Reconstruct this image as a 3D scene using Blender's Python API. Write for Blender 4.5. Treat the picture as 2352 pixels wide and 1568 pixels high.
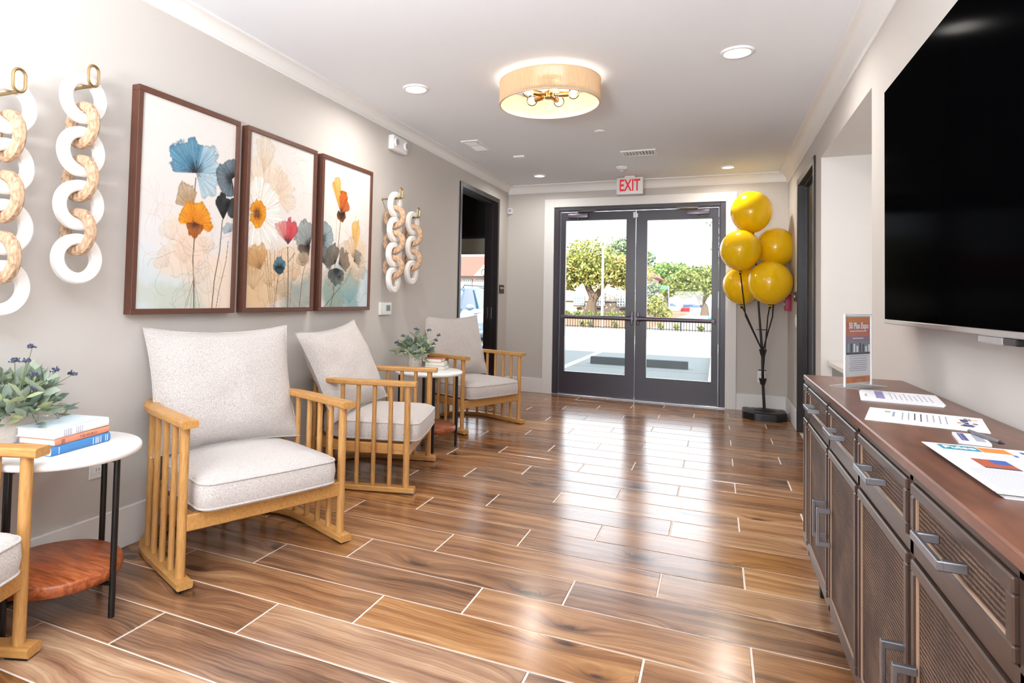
import bpy, bmesh, math, random
import numpy as np
from mathutils import Vector, Matrix, noise as mnoise

# ------------------------------------------------------------------ clear
for o in list(bpy.data.objects):
    bpy.data.objects.remove(o)
scene = bpy.context.scene
COL = scene.collection
R = math.radians
random.seed(7)

# ------------------------------------------------------------------ camera
XL, XR, D, ZC = -2.324, 0.655, 7.19, 2.45
cam = bpy.data.cameras.new('camera')
camo = bpy.data.objects.new('camera', cam)
COL.objects.link(camo)
cam.sensor_fit = 'HORIZONTAL'
cam.sensor_width = 36.0
cam.lens = 1427.83 / 2352 * 36
cam.shift_x = (1176 - 1014.28) / 2352
cam.shift_y = (631.43 - 784) / 2352
cam.clip_start, cam.clip_end = 0.02, 500
_y, _p, _r = R(23.92807), R(1.99633), R(1.30597)
_f = Vector((-math.sin(_y) * math.cos(_p), math.cos(_y) * math.cos(_p), math.sin(_p)))
_rt = Vector((math.cos(_y), math.sin(_y), 0))
_up = _rt.cross(_f)
_r2 = math.cos(_r) * _rt + math.sin(_r) * _up
_u2 = -math.sin(_r) * _rt + math.cos(_r) * _up
camo.matrix_world = Matrix(((_r2.x, _u2.x, -_f.x, 0), (_r2.y, _u2.y, -_f.y, 0), (_r2.z, _u2.z, -_f.z, 1.1), (0, 0, 0, 1)))
scene.camera = camo

# ------------------------------------------------------------------ world, sun, exposure
w = bpy.data.worlds.new('sky'); scene.world = w
w.use_nodes = True
bg = w.node_tree.nodes['Background']
bg.inputs[0].default_value = (0.86, 0.93, 1.0, 1)
bg.inputs[1].default_value = 4.0
sun = bpy.data.lights.new('sun', 'SUN')
sun.energy = 15.0; sun.angle = R(0.6); sun.color = (1.0, 0.95, 0.86)
suno = bpy.data.objects.new('sun', sun); COL.objects.link(suno)
suno.rotation_euler = (R(50), 0, R(-8))          # from behind the building, towards +y
scene.view_settings.view_transform = 'Standard'
scene.view_settings.look = 'None'
scene.view_settings.exposure = 0.16
scene.view_settings.gamma = 1.0
scene.view_settings.use_curve_mapping = False

def area_light(name, loc, rot, sx, sy, power, color=(1, 1, 1), shape='RECTANGLE'):
    l = bpy.data.lights.new(name, 'AREA'); l.shape = shape; l.size = sx
    if shape == 'RECTANGLE': l.size_y = sy
    l.energy = power; l.color = color
    o = bpy.data.objects.new(name, l); COL.objects.link(o)
    o.location = loc; o.rotation_euler = rot
    return o
# fill light added behind the camera, set in an added window opening
area_light('rear_fill', (-0.85, -2.92, 1.45), (R(90), 0, 0), 2.5, 1.7, 40, (0.98, 0.99, 1.0))
# fill light added for the photographer's flash, bounced off the ceiling behind the camera
flash = area_light('bounce_flash_fill', (-0.6, -1.0, 1.20), (R(148), 0, 0), 0.6, 0.6, 150, (0.97, 0.99, 1.0))
flash.data.spread = R(125)

# ------------------------------------------------------------------ materials
MATS = {}
def lin(c):
    return tuple(((v / 255) / 12.92 if v / 255 <= 0.04045 else ((v / 255 + 0.055) / 1.055) ** 2.4) for v in c)
def mat(name, rgb=(200, 200, 200), rough=0.5, metal=0.0, spec=0.5, emit=None, es=0.0, coat=0.0, sheen=0.0, bump=0.0, bscale=60, var=0.0, vscale=8.0, trans=0.0, alpha=1.0):
    m = bpy.data.materials.new(name); m.use_nodes = True
    nt = m.node_tree; b = nt.nodes['Principled BSDF']
    c = (*lin(rgb), 1)
    b.inputs['Base Color'].default_value = c
    b.inputs['Roughness'].default_value = rough
    b.inputs['Metallic'].default_value = metal
    b.inputs['Specular IOR Level'].default_value = spec
    b.inputs['Coat Weight'].default_value = coat
    b.inputs['Sheen Weight'].default_value = sheen
    b.inputs['Transmission Weight'].default_value = trans
    b.inputs['Alpha'].default_value = alpha
    if emit is not None:
        b.inputs['Emission Color'].default_value = (*lin(emit), 1)
        b.inputs['Emission Strength'].default_value = es
    if bump or var:
        tc = nt.nodes.new('ShaderNodeTexCoord')
    if bump:
        n = nt.nodes.new('ShaderNodeTexNoise'); n.inputs['Scale'].default_value = bscale; n.inputs['Detail'].default_value = 3
        nt.links.new(tc.outputs['Object'], n.inputs['Vector'])
        bp = nt.nodes.new('ShaderNodeBump'); bp.inputs['Strength'].default_value = bump; bp.inputs['Distance'].default_value = 0.01
        nt.links.new(n.outputs['Fac'], bp.inputs['Height']); nt.links.new(bp.outputs['Normal'], b.inputs['Normal'])
    if var:
        n = nt.nodes.new('ShaderNodeTexNoise'); n.inputs['Scale'].default_value = vscale; n.inputs['Detail'].default_value = 5
        nt.links.new(tc.outputs['Object'], n.inputs['Vector'])
        mx = nt.nodes.new('ShaderNodeMix'); mx.data_type = 'RGBA'
        d = tuple(max(0, v * (1 - var)) for v in c[:3]) + (1,); l = tuple(min(1, v * (1 + var)) for v in c[:3]) + (1,)
        mx.inputs[6].default_value = d; mx.inputs[7].default_value = l
        nt.links.new(n.outputs['Fac'], mx.inputs[0]); nt.links.new(mx.outputs[2], b.inputs['Base Color'])
    MATS[name] = m
    return m

def ramp(nt, stops):
    r = nt.nodes.new('ShaderNodeValToRGB'); e = r.color_ramp.elements
    while len(e) < len(stops): e.new(0.5)
    for i, (p, c) in enumerate(stops):
        e[i].position = p; e[i].color = (*lin(c), 1)
    return r

def wood_mat(name, stops, axis=0, stretch=9.0, scale=1.0, rough=0.45, coat=0.0, randomize=False, spec=0.5, bump=0.15):
    """streaky wood grain running along one local axis"""
    m = bpy.data.materials.new(name); m.use_nodes = True; nt = m.node_tree; b = nt.nodes['Principled BSDF']
    L = nt.links.new
    tc = nt.nodes.new('ShaderNodeTexCoord')
    mp = nt.nodes.new('ShaderNodeMapping'); s = [stretch * scale] * 3; s[axis] = scale
    mp.inputs['Scale'].default_value = s
    L(tc.outputs['Object'], mp.inputs['Vector'])
    src = mp.outputs['Vector']
    if randomize:
        oi = nt.nodes.new('ShaderNodeObjectInfo'); mu = nt.nodes.new('ShaderNodeMath'); mu.operation = 'MULTIPLY'; mu.inputs[1].default_value = 97
        L(oi.outputs['Random'], mu.inputs[0]); ad = nt.nodes.new('ShaderNodeVectorMath'); ad.operation = 'ADD'
        cx = nt.nodes.new('ShaderNodeCombineXYZ'); L(mu.outputs[0], cx.inputs[0]); L(mu.outputs[0], cx.inputs[2])
        L(src, ad.inputs[0]); L(cx.outputs[0], ad.inputs[1]); src = ad.outputs[0]
    n = nt.nodes.new('ShaderNodeTexNoise'); n.inputs['Scale'].default_value = 4; n.inputs['Detail'].default_value = 8; n.inputs['Roughness'].default_value = 0.6; n.inputs['Distortion'].default_value = 0.6
    L(src, n.inputs['Vector'])
    r = ramp(nt, stops); L(n.outputs['Fac'], r.inputs[0]); L(r.outputs[0], b.inputs['Base Color'])
    bp = nt.nodes.new('ShaderNodeBump'); bp.inputs['Strength'].default_value = bump; bp.inputs['Distance'].default_value = 0.004
    L(n.outputs['Fac'], bp.inputs['Height']); L(bp.outputs['Normal'], b.inputs['Normal'])
    b.inputs['Roughness'].default_value = rough; b.inputs['Coat Weight'].default_value = coat; b.inputs['Specular IOR Level'].default_value = spec
    MATS[name] = m
    return m

def tile_mat():
    """wood-look porcelain plank: streaks, cathedral rings, cream sapwood, knots, one tone per plank"""
    m = bpy.data.materials.new('wood_look_tile'); m.use_nodes = True; nt = m.node_tree; b = nt.nodes['Principled BSDF']
    N = nt.nodes.new; L = nt.links.new
    def math_(op, a, bb=None, clamp=False):
        n = N('ShaderNodeMath'); n.operation = op; n.use_clamp = clamp
        for i, v in enumerate((a, bb)):
            if v is None: continue
            if isinstance(v, (int, float)): n.inputs[i].default_value = v
            else: L(v, n.inputs[i])
        return n.outputs[0]
    tc = N('ShaderNodeTexCoord'); oi = N('ShaderNodeObjectInfo')
    rnd = oi.outputs['Random']
    cx = N('ShaderNodeCombineXYZ'); L(math_('MULTIPLY', rnd, 83.0), cx.inputs[0]); L(math_('MULTIPLY', rnd, 41.0), cx.inputs[1])
    ad = N('ShaderNodeVectorMath'); ad.operation = 'ADD'; L(tc.outputs['Object'], ad.inputs[0]); L(cx.outputs[0], ad.inputs[1])
    P = ad.outputs[0]
    # knots
    mk = N('ShaderNodeMapping'); mk.inputs['Scale'].default_value = (1.5, 3.8, 1); L(P, mk.inputs['Vector'])
    vo = N('ShaderNodeTexVoronoi'); vo.voronoi_dimensions = '2D'; vo.inputs['Scale'].default_value = 1.0; L(mk.outputs[0], vo.inputs['Vector'])
    kd = vo.outputs['Distance']
    sep = N('ShaderNodeSeparateColor'); L(vo.outputs['Color'], sep.inputs[0])
    has = math_('GREATER_THAN', sep.outputs[0], 0.45)
    near = math_('MULTIPLY', math_('SUBTRACT', 1.0, math_('DIVIDE', kd, 0.42), True), has)   # 1 at knot
    # warp grain around knots
    wn = N('ShaderNodeTexNoise'); wn.inputs['Scale'].default_value = 3.0; wn.inputs['Detail'].default_value = 3; L(P, wn.inputs['Vector'])
    warp = math_('ADD', math_('MULTIPLY', math_('SUBTRACT', wn.outputs['Fac'], 0.5), 0.06), math_('MULTIPLY', math_('POWER', near, 2.0), 0.09))
    sx = N('ShaderNodeSeparateXYZ'); L(P, sx.inputs[0])
    yy = math_('ADD', sx.outputs[1], warp)
    c2 = N('ShaderNodeCombineXYZ'); L(math_('MULTIPLY', sx.outputs[0], 0.9), c2.inputs[0]); L(math_('MULTIPLY', yy, 13.0), c2.inputs[1])
    n1 = N('ShaderNodeTexNoise'); n1.inputs['Scale'].default_value = 1.6; n1.inputs['Detail'].default_value = 9; n1.inputs['Roughness'].default_value = 0.62; L(c2.outputs[0], n1.inputs['Vector'])
    c3 = N('ShaderNodeCombineXYZ'); L(math_('MULTIPLY', sx.outputs[0], 4.0), c3.inputs[0]); L(math_('MULTIPLY', yy, 150.0), c3.inputs[1])
    n2 = N('ShaderNodeTexNoise'); n2.inputs['Scale'].default_value = 1.0; n2.inputs['Detail'].default_value = 4; L(c3.outputs[0], n2.inputs['Vector'])
    # ring lines
    c4 = N('ShaderNodeCombineXYZ'); L(math_('MULTIPLY', sx.outputs[0], 1.2), c4.inputs[0]); L(math_('MULTIPLY', yy, 9.0), c4.inputs[1])
    wv = N('ShaderNodeTexWave'); wv.bands_direction = 'Y'; wv.inputs['Scale'].default_value = 2.2; wv.inputs['Distortion'].default_value = 9.0; wv.inputs['Detail'].default_value = 2.0; wv.inputs['Detail Scale'].default_value = 0.7
    L(c4.outputs[0], wv.inputs['Vector'])
    rv = math_('MULTIPLY', math_('POWER', wv.outputs['Fac'], 5.0), 0.06)
    tone = math_('MULTIPLY', math_('SUBTRACT', rnd, 0.5), 0.2)
    v = math_('ADD', math_('ADD', n1.outputs['Fac'], tone), math_('MULTIPLY', math_('SUBTRACT', n2.outputs['Fac'], 0.5), 0.24))
    v = math_('SUBTRACT', v, rv)
    v = math_('SUBTRACT', v, math_('MULTIPLY', math_('POWER', near, 7.0), 0.55))
    r = ramp(nt, [(0.08, (48, 30, 22)), (0.30, (104, 70, 46)), (0.44, (142, 99, 67)), (0.56, (168, 122, 84)), (0.68, (190, 147, 106)), (0.82, (218, 186, 148))])
    L(v, r.inputs[0])
    # per plank hue: some greyer, some redder
    hs = N('ShaderNodeHueSaturation'); L(r.outputs[0], hs.inputs['Color'])
    L(math_('ADD', 0.84, math_('MULTIPLY', math_('FRACT', math_('MULTIPLY', rnd, 7.31)), 0.26)), hs.inputs['Saturation'])
    L(hs.outputs[0], b.inputs['Base Color'])
    b.inputs['Roughness'].default_value = 0.2
    b.inputs['Specular IOR Level'].default_value = 1.0
    bp = N('ShaderNodeBump'); bp.inputs['Strength'].default_value = 0.08; bp.inputs['Distance'].default_value = 0.002
    L(n2.outputs['Fac'], bp.inputs['Height']); L(bp.outputs['Normal'], b.inputs['Normal'])
    MATS['tile'] = m

def fabric_mat():
    m = bpy.data.materials.new('heather_fabric'); m.use_nodes = True; nt = m.node_tree; b = nt.nodes['Principled BSDF']; L = nt.links.new
    tc = nt.nodes.new('ShaderNodeTexCoord')
    mp = nt.nodes.new('ShaderNodeMapping'); mp.inputs['Scale'].default_value = (430, 430, 170); L(tc.outputs['Object'], mp.inputs['Vector'])
    n = nt.nodes.new('ShaderNodeTexNoise'); n.inputs['Scale'].default_value = 1.0; n.inputs['Detail'].default_value = 3; L(mp.outputs[0], n.inputs['Vector'])
    r = ramp(nt, [(0.3, (172, 163, 158)), (0.5, (204, 197, 193)), (0.7, (224, 219, 216))]); L(n.outputs['Fac'], r.inputs[0]); L(r.outputs[0], b.inputs['Base Color'])
    bp = nt.nodes.new('ShaderNodeBump'); bp.inputs['Strength'].default_value = 0.35; bp.inputs['Distance'].default_value = 0.002
    L(n.outputs['Fac'], bp.inputs['Height']); L(bp.outputs['Normal'], b.inputs['Normal'])
    b.inputs['Roughness'].default_value = 0.95; b.inputs['Sheen Weight'].default_value = 0.25; b.inputs['Specular IOR Level'].default_value = 0.2
    MATS['fabric'] = m

def weave_mat():
    """stained woven cane: ridges across, thinner warp along"""
    m = bpy.data.materials.new('woven_cane'); m.use_nodes = True; nt = m.node_tree; b = nt.nodes['Principled BSDF']; L = nt.links.new
    tc = nt.nodes.new('ShaderNodeTexCoord')
    w1 = nt.nodes.new('ShaderNodeTexWave'); w1.bands_direction = 'Z'; w1.inputs['Scale'].default_value = 38; w1.inputs['Distortion'].default_value = 1.2; w1.inputs['Detail'].default_value = 1
    w2 = nt.nodes.new('ShaderNodeTexWave'); w2.bands_direction = 'Y'; w2.inputs['Scale'].default_value = 60; w2.inputs['Distortion'].default_value = 0.6
    n = nt.nodes.new('ShaderNodeTexNoise'); n.inputs['Scale'].default_value = 9; n.inputs['Detail'].default_value = 5
    for q in (w1, w2, n): L(tc.outputs['Object'], q.inputs['Vector'])
    mu = nt.nodes.new('ShaderNodeMath'); mu.operation = 'MULTIPLY_ADD'; mu.inputs[1].default_value = 0.35; L(w2.outputs['Fac'], mu.inputs[0]); L(w1.outputs['Fac'], mu.inputs[2])
    m2 = nt.nodes.new('ShaderNodeMath'); m2.operation = 'MULTIPLY'; L(mu.outputs[0], m2.inputs[0]); L(n.outputs['Fac'], m2.inputs[1])
    r = ramp(nt, [(0.05, (36, 23, 18)), (0.35, (80, 57, 46)), (0.7, (126, 96, 78)), (0.95, (172, 138, 112))]); L(m2.outputs[0], r.inputs[0]); L(r.outputs[0], b.inputs['Base Color'])
    bp = nt.nodes.new('ShaderNodeBump'); bp.inputs['Strength'].default_value = 0.7; bp.inputs['Distance'].default_value = 0.004
    L(mu.outputs[0], bp.inputs['Height']); L(bp.outputs['Normal'], b.inputs['Normal'])
    b.inputs['Roughness'].default_value = 0.5
    MATS['weave'] = m

def string_mat():
    m = bpy.data.materials.new('raffia_string'); m.use_nodes = True; nt = m.node_tree; b = nt.nodes['Principled BSDF']; L = nt.links.new
    b.inputs['Base Color'].default_value = (*lin((232, 208, 174)), 1); b.inputs['Roughness'].default_value = 0.8
    tr = nt.nodes.new('ShaderNodeBsdfTranslucent'); tr.inputs[0].default_value = (*lin((246, 222, 188)), 1)
    mx = nt.nodes.new('ShaderNodeMixShader'); mx.inputs[0].default_value = 0.3
    L(b.outputs[0], mx.inputs[1]); L(tr.outputs[0], mx.inputs[2]); L(mx.outputs[0], nt.nodes['Material Output'].inputs[0])
    MATS['string'] = m

def glass_mat(name, tint=(1, 1, 1), refl=0.08):
    m = bpy.data.materials.new(name); m.use_nodes = True; nt = m.node_tree; L = nt.links.new
    nt.nodes.remove(nt.nodes['Principled BSDF'])
    t = nt.nodes.new('ShaderNodeBsdfTransparent'); t.inputs[0].default_value = (*tint, 1)
    g = nt.nodes.new('ShaderNodeBsdfGlossy'); g.inputs['Roughness'].default_value = 0.02
    f = nt.nodes.new('ShaderNodeFresnel'); f.inputs[0].default_value = 1.18
    mx = nt.nodes.new('ShaderNodeMixShader'); L(f.outputs[0], mx.inputs[0]); L(t.outputs[0], mx.inputs[1]); L(g.outputs[0], mx.inputs[2])
    L(mx.outputs[0], nt.nodes['Material Output'].inputs[0])
    MATS[name] = m

def print_mat():
    m = bpy.data.materials.new('art_print'); m.use_nodes = True; nt = m.node_tree; b = nt.nodes['Principled BSDF']
    a = nt.nodes.new('ShaderNodeVertexColor'); a.layer_name = 'ink'
    nt.links.new(a.outputs[0], b.inputs['Base Color']); b.inputs['Roughness'].default_value = 0.7; b.inputs['Specular IOR Level'].default_value = 0.2
    MATS['art'] = m

def leaf_mat(name, stops, translucent=0.25):
    m = bpy.data.materials.new(name); m.use_nodes = True; nt = m.node_tree; b = nt.nodes['Principled BSDF']; L = nt.links.new
    geo = nt.nodes.new('ShaderNodeNewGeometry'); oi = nt.nodes.new('ShaderNodeObjectInfo')
    ad = nt.nodes.new('ShaderNodeMath'); ad.operation = 'ADD'; L(geo.outputs['Random Per Island'], ad.inputs[0]); L(oi.outputs['Random'], ad.inputs[1])
    fr = nt.nodes.new('ShaderNodeMath'); fr.operation = 'FRACT'; L(ad.outputs[0], fr.inputs[0])
    r = ramp(nt, stops); L(fr.outputs[0], r.inputs[0]); L(r.outputs[0], b.inputs['Base Color']); b.inputs['Roughness'].default_value = 0.6
    tr = nt.nodes.new('ShaderNodeBsdfTranslucent'); L(r.outputs[0], tr.inputs[0])
    mx = nt.nodes.new('ShaderNodeMixShader'); mx.inputs[0].default_value = translucent
    L(b.outputs[0], mx.inputs[1]); L(tr.outputs[0], mx.inputs[2]); L(mx.outputs[0], nt.nodes['Material Output'].inputs[0])
    MATS[name] = m

mat('wall', (206, 201, 196), 0.85, spec=0.25)
mat('white_wall', (226, 224, 221), 0.85, spec=0.25)
mat('ceiling', (236, 240, 246), 0.9, spec=0.2)
mat('trim', (238, 237, 236), 0.45)
mat('grout', (228, 216, 204), 0.7)
mat('door_dark', (56, 52, 64), 0.32, spec=0.6)
mat('door_bronze', (38, 32, 34), 0.35, spec=0.6)
mat('metal_dark', (104, 97, 106), 0.35, 0.8)
mat('steel', (188, 190, 196), 0.28, 1.0)
mat('nickel', (150, 152, 160), 0.3, 1.0)
mat('brass', (178, 152, 110), 0.36, 1.0)
mat('brass_lamp', (196, 146, 78), 0.25, 1.0)
mat('white_plastic', (240, 240, 240), 0.4)
mat('grey_plastic', (168, 168, 174), 0.5)
mat('lcd', (96, 112, 92), 0.2)
mat('black', (12, 12, 14), 0.4)
mat('black_plastic', (22, 22, 26), 0.38)
mat('tv_screen', (3, 3, 4), 0.12, spec=0.03)
M_tv = MATS['tv_screen'].node_tree.nodes['Principled BSDF']; M_tv.inputs['IOR'].default_value = 1.006; M_tv.inputs['Specular IOR Level'].default_value = 0.5
mat('exit_red', (220, 28, 44), 0.5, emit=(220, 28, 44), es=0.25)
mat('alarm_red', (176, 40, 84), 0.4)
mat('balloon', (255, 204, 14), 0.16, spec=0.5)
mat('frame_wood', (98, 60, 46), 0.5, bump=0.1, bscale=40, var=0.2, vscale=30)
mat('ring_white', (243, 240, 236), 0.75, bump=0.08, bscale=90)
mat('table_white', (244, 243, 243), 0.25)
mat('table_black', (14, 14, 16), 0.35)
mat('book_paper', (238, 228, 214), 0.8)
mat('book_sky', (212, 226, 236), 0.6)
mat('book_white', (242, 240, 238), 0.6)
mat('book_coral', (222, 142, 112), 0.7)
mat('book_blue', (70, 134, 194), 0.6)
mat('book_rust', (178, 104, 88), 0.7)
mat('book_pale', (206, 214, 212), 0.6)
mat('book_teal', (150, 178, 182), 0.6)
mat('ink', (60, 60, 70), 0.7)
mat('ink_soft', (168, 168, 184), 0.7)
mat('ink_brown', (150, 96, 78), 0.7)
mat('ink_white', (246, 246, 246), 0.7)
mat('paper', (242, 241, 243), 0.7)
mat('newsprint', (226, 224, 226), 0.8)
mat('ink_purple', (150, 140, 190), 0.7)
mat('ink_violet', (84, 84, 140), 0.7)
mat('ink_green', (112, 186, 122), 0.7)
mat('ink_orange', (226, 132, 58), 0.7)
mat('ink_coral', (206, 112, 84), 0.7)
mat('ink_mauve', (150, 116, 134), 0.7)
mat('ink_grey', (132, 136, 152), 0.7)
mat('ink_teal', (40, 136, 160), 0.7)
mat('ink_red', (214, 64, 58), 0.7)
mat('ink_pink', (224, 120, 150), 0.7)
mat('ink_blue', (56, 92, 164), 0.7)
mat('ink_navy', (52, 62, 88), 0.7)
mat('ink_peach', (240, 210, 178), 0.7)
mat('ink_rust', (168, 80, 54), 0.7)
mat('pot', (206, 196, 186), 0.8, bump=0.9, bscale=45, var=0.12, vscale=40)
mat('soil', (52, 44, 38), 0.9)
mat('stem', (112, 128, 88), 0.7)
mat('berry', (74, 80, 108), 0.55)
mat('bulb', (255, 250, 240), 0.3, emit=(255, 246, 232), es=9.0)
mat('lens', (255, 255, 255), 0.4, emit=(255, 246, 234), es=4.0)
mat('lens_warm', (255, 255, 255), 0.4, emit=(255, 214, 160), es=3.0)
mat('band', (186, 172, 158), 0.6, alpha=1.0)
mat('concrete', (98, 105, 105), 0.9, var=0.06, vscale=1.2)
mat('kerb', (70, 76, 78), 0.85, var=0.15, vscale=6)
mat('white_paint', (240, 240, 238), 0.8)
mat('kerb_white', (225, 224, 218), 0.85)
mat('mulch', (118, 76, 50), 0.95, var=0.35, vscale=3)
mat('road', (136, 122, 110), 0.9)
mat('fence_black', (20, 20, 22), 0.4)
mat('stucco', (186, 181, 171), 0.9)
mat('stucco_low', (146, 132, 114), 0.9)
mat('roof_red', (150, 62, 50), 0.8)
mat('house_trim', (48, 42, 40), 0.7)
mat('house_glass', (92, 108, 116), 0.15)
mat('bark', (78, 66, 54), 0.9, bump=0.8, bscale=8)
mat('car_blue', (112, 136, 158), 0.2, 0.4, coat=0.8)
mat('car_red', (168, 24, 34), 0.25, coat=0.8)
mat('car_white', (226, 228, 232), 0.25, coat=0.8)
mat('car_grey', (120, 124, 130), 0.25, coat=0.8)
mat('car_glass', (40, 62, 90), 0.06, spec=0.8)
mat('tyre', (24, 24, 26), 0.8)
mat('sign_green', (60, 130, 84), 0.5)
mat('sign_blue', (30, 110, 200), 0.5)
mat('counter', (230, 224, 216), 0.3)
mat('cab_grey', (136, 138, 138), 0.5)
mat('office', (30, 29, 30), 0.8)  # near-black colour stands in for the shade of an unlit room
mat('shade', (196, 192, 176), 0.9)
mat('exterior', (216, 208, 196), 0.9)
mat('sb_metal', (80, 62, 54), 0.32, 0.5, var=0.2, vscale=14)
mat('sb_edge', (150, 122, 102), 0.45)
mat('acrylic', (235, 240, 242), 0.05, spec=0.6, trans=0.0, alpha=0.35)
mat('clear', (240, 244, 246), 0.3, spec=0.0, alpha=0.06)
mat('sign_brown', (52, 38, 36), 0.4)
glass_mat('glass')
glass_mat('bulb_glass')
tile_mat(); fabric_mat(); weave_mat(); string_mat(); print_mat()
wood_mat('oak', [(0.25, (176, 122, 66)), (0.5, (198, 147, 86)), (0.75, (214, 168, 104))], axis=2, stretch=10, scale=4, rough=0.42)
wood_mat('oak_rail', [(0.25, (176, 122, 64)), (0.5, (197, 145, 82)), (0.75, (212, 163, 98))], axis=0, stretch=6, scale=4, rough=0.42)
wood_mat('cherry', [(0.25, (92, 46, 26)), (0.5, (160, 82, 44)), (0.78, (202, 122, 70))], axis=0, stretch=8, scale=2.2, rough=0.3)
wood_mat('ring_wood', [(0.3, (150, 110, 84)), (0.5, (198, 164, 134)), (0.72, (222, 196, 170))], axis=2, stretch=2.5, scale=9, rough=0.75, bump=0.6)
wood_mat('sb_top', [(0.25, (80, 48, 36)), (0.5, (104, 64, 47)), (0.78, (134, 86, 64))], axis=1, stretch=5, scale=1.1, rough=0.3, bump=0.04)
leaf_mat('sage', [(0.0, (112, 132, 118)), (0.35, (152, 168, 150)), (0.75, (184, 196, 178)), (1.0, (190, 198, 140))])
leaf_mat('oak_leaf', [(0.0, (58, 72, 34)), (0.4, (120, 128, 58)), (0.75, (160, 162, 84)), (1.0, (190, 186, 116))], 0.35)
leaf_mat('green_leaf', [(0.0, (38, 70, 34)), (0.4, (78, 116, 48)), (0.8, (120, 150, 66)), (1.0, (164, 176, 92))], 0.35)
leaf_mat('live_oak_leaf', [(0.0, (44, 64, 30)), (0.4, (98, 118, 48)), (0.8, (146, 154, 72)), (1.0, (186, 184, 108))], 0.35)
leaf_mat('grey_leaf', [(0.0, (70, 92, 76)), (0.5, (120, 142, 110)), (1.0, (168, 180, 140))], 0.35)
leaf_mat('hedge_leaf', [(0.0, (34, 62, 34)), (0.5, (70, 104, 48)), (1.0, (168, 172, 66))], 0.3)
M = MATS

# ------------------------------------------------------------------ mesh helpers
def V(*a): return Vector(a)
def bx(bm, x0, x1, y0, y1, z0, z1, bev=0.0, seg=1):
    r = bmesh.ops.create_cube(bm, size=1.0)
    vs = r['verts']
    bmesh.ops.scale(bm, vec=(x1 - x0, y1 - y0, z1 - z0), verts=vs)
    bmesh.ops.translate(bm, vec=((x0 + x1) / 2, (y0 + y1) / 2, (z0 + z1) / 2), verts=vs)
    if bev > 0:
        es = list({e for v in vs for e in v.link_edges})
        bmesh.ops.bevel(bm, geom=es, offset=bev, segments=seg, affect='EDGES', profile=0.6)
def cyl(bm, p0, p1, r0, r1=None, n=16, caps=True):
    p0, p1 = Vector(p0), Vector(p1); r1 = r0 if r1 is None else r1
    d = p1 - p0; l = d.length
    rr = bmesh.ops.create_cone(bm, cap_ends=caps, cap_tris=False, segments=n, radius1=r0, radius2=r1, depth=l)
    q = Vector((0, 0, 1)).rotation_difference(d)
    bmesh.ops.transform(bm, matrix=Matrix.Translation((p0 + p1) / 2) @ q.to_matrix().to_4x4(), verts=rr['verts'])
def tube(bm, pts, r, n=8, closed=False, caps=True):
    """round tube along points; r number or list"""
    pts = [Vector(p) for p in pts]; m = len(pts)
    rs = [r] * m if isinstance(r, (int, float)) else r
    up = Vector((0, 0, 1)); rings = []
    prev = None
    for i, p in enumerate(pts):
        a = pts[(i - 1) % m] if (closed or i > 0) else p
        b = pts[(i + 1) % m] if (closed or i < m - 1) else p
        t = (b - a).normalized()
        if prev is None:
            s = t.cross(up)
            if s.length < 1e-3: s = t.cross(Vector((1, 0, 0)))
        else:
            s = prev - t * prev.dot(t)
        s.normalize(); prev = s; u = s.cross(t)
        rings.append([bm.verts.new(p + (math.cos(2 * math.pi * k / n) * s + math.sin(2 * math.pi * k / n) * u) * rs[i]) for k in range(n)])
    for i in range(m if closed else m - 1):
        A, B = rings[i], rings[(i + 1) % m]
        for k in range(n): bm.faces.new((A[k], A[(k + 1) % n], B[(k + 1) % n], B[k]))
    if caps and not closed:
        bm.faces.new(rings[0][::-1]); bm.faces.new(rings[-1])
def sweep(bm, path, prof, closed=False):
    """profile [(side, up)] swept along a horizontal path, mitred"""
    path = [Vector(p) for p in path]; m = len(path); rings = []
    for i, p in enumerate(path):
        a = path[i - 1] if (i > 0 or closed) else p; b = path[(i + 1) % m] if (i < m - 1 or closed) else p
        t = (b - a); t.z = 0; t.normalize(); s = Vector((t.y, -t.x, 0))
        rings.append([bm.verts.new(p + s * q[0] + Vector((0, 0, q[1]))) for q in prof])
    n = len(prof)
    for i in range(m if closed else m - 1):
        A, B = rings[i], rings[(i + 1) % m]
        for k in range(n): bm.faces.new((A[k], A[(k + 1) % n], B[(k + 1) % n], B[k]))
    if not closed:
        bm.faces.new(rings[0][::-1]); bm.faces.new(rings[-1])
def lathe(bm, prof, n=32, c=(0, 0, 0)):
    """profile [(r, z)] about z"""
    rings = []
    for r, z in prof:
        if r < 1e-6: rings.append([bm.verts.new((c[0], c[1], c[2] + z))])
        else: rings.append([bm.verts.new((c[0] + r * math.cos(2 * math.pi * k / n), c[1] + r * math.sin(2 * math.pi * k / n), c[2] + z)) for k in range(n)])
    for A, B in zip(rings, rings[1:]):
        for k in range(n):
            k2 = (k + 1) % n
            if len(A) == 1 and len(B) == 1: continue
            if len(A) == 1: bm.faces.new((A[0], B[k2], B[k]))
            elif len(B) == 1: bm.faces.new((A[k], A[k2], B[0]))
            else: bm.faces.new((A[k], A[k2], B[k2], B[k]))
def prism(bm, poly, z0, z1):
    a = [bm.verts.new((p[0], p[1], z0)) for p in poly]; b = [bm.verts.new((p[0], p[1], z1)) for p in poly]
    n = len(poly)
    bm.faces.new(a[::-1]); bm.faces.new(b)
    for i in range(n): bm.faces.new((a[i], a[(i + 1) % n], b[(i + 1) % n], b[i]))
def quad(bm, a, b, c, d): bm.faces.new([bm.verts.new(p) for p in (a, b, c, d)])
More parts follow.
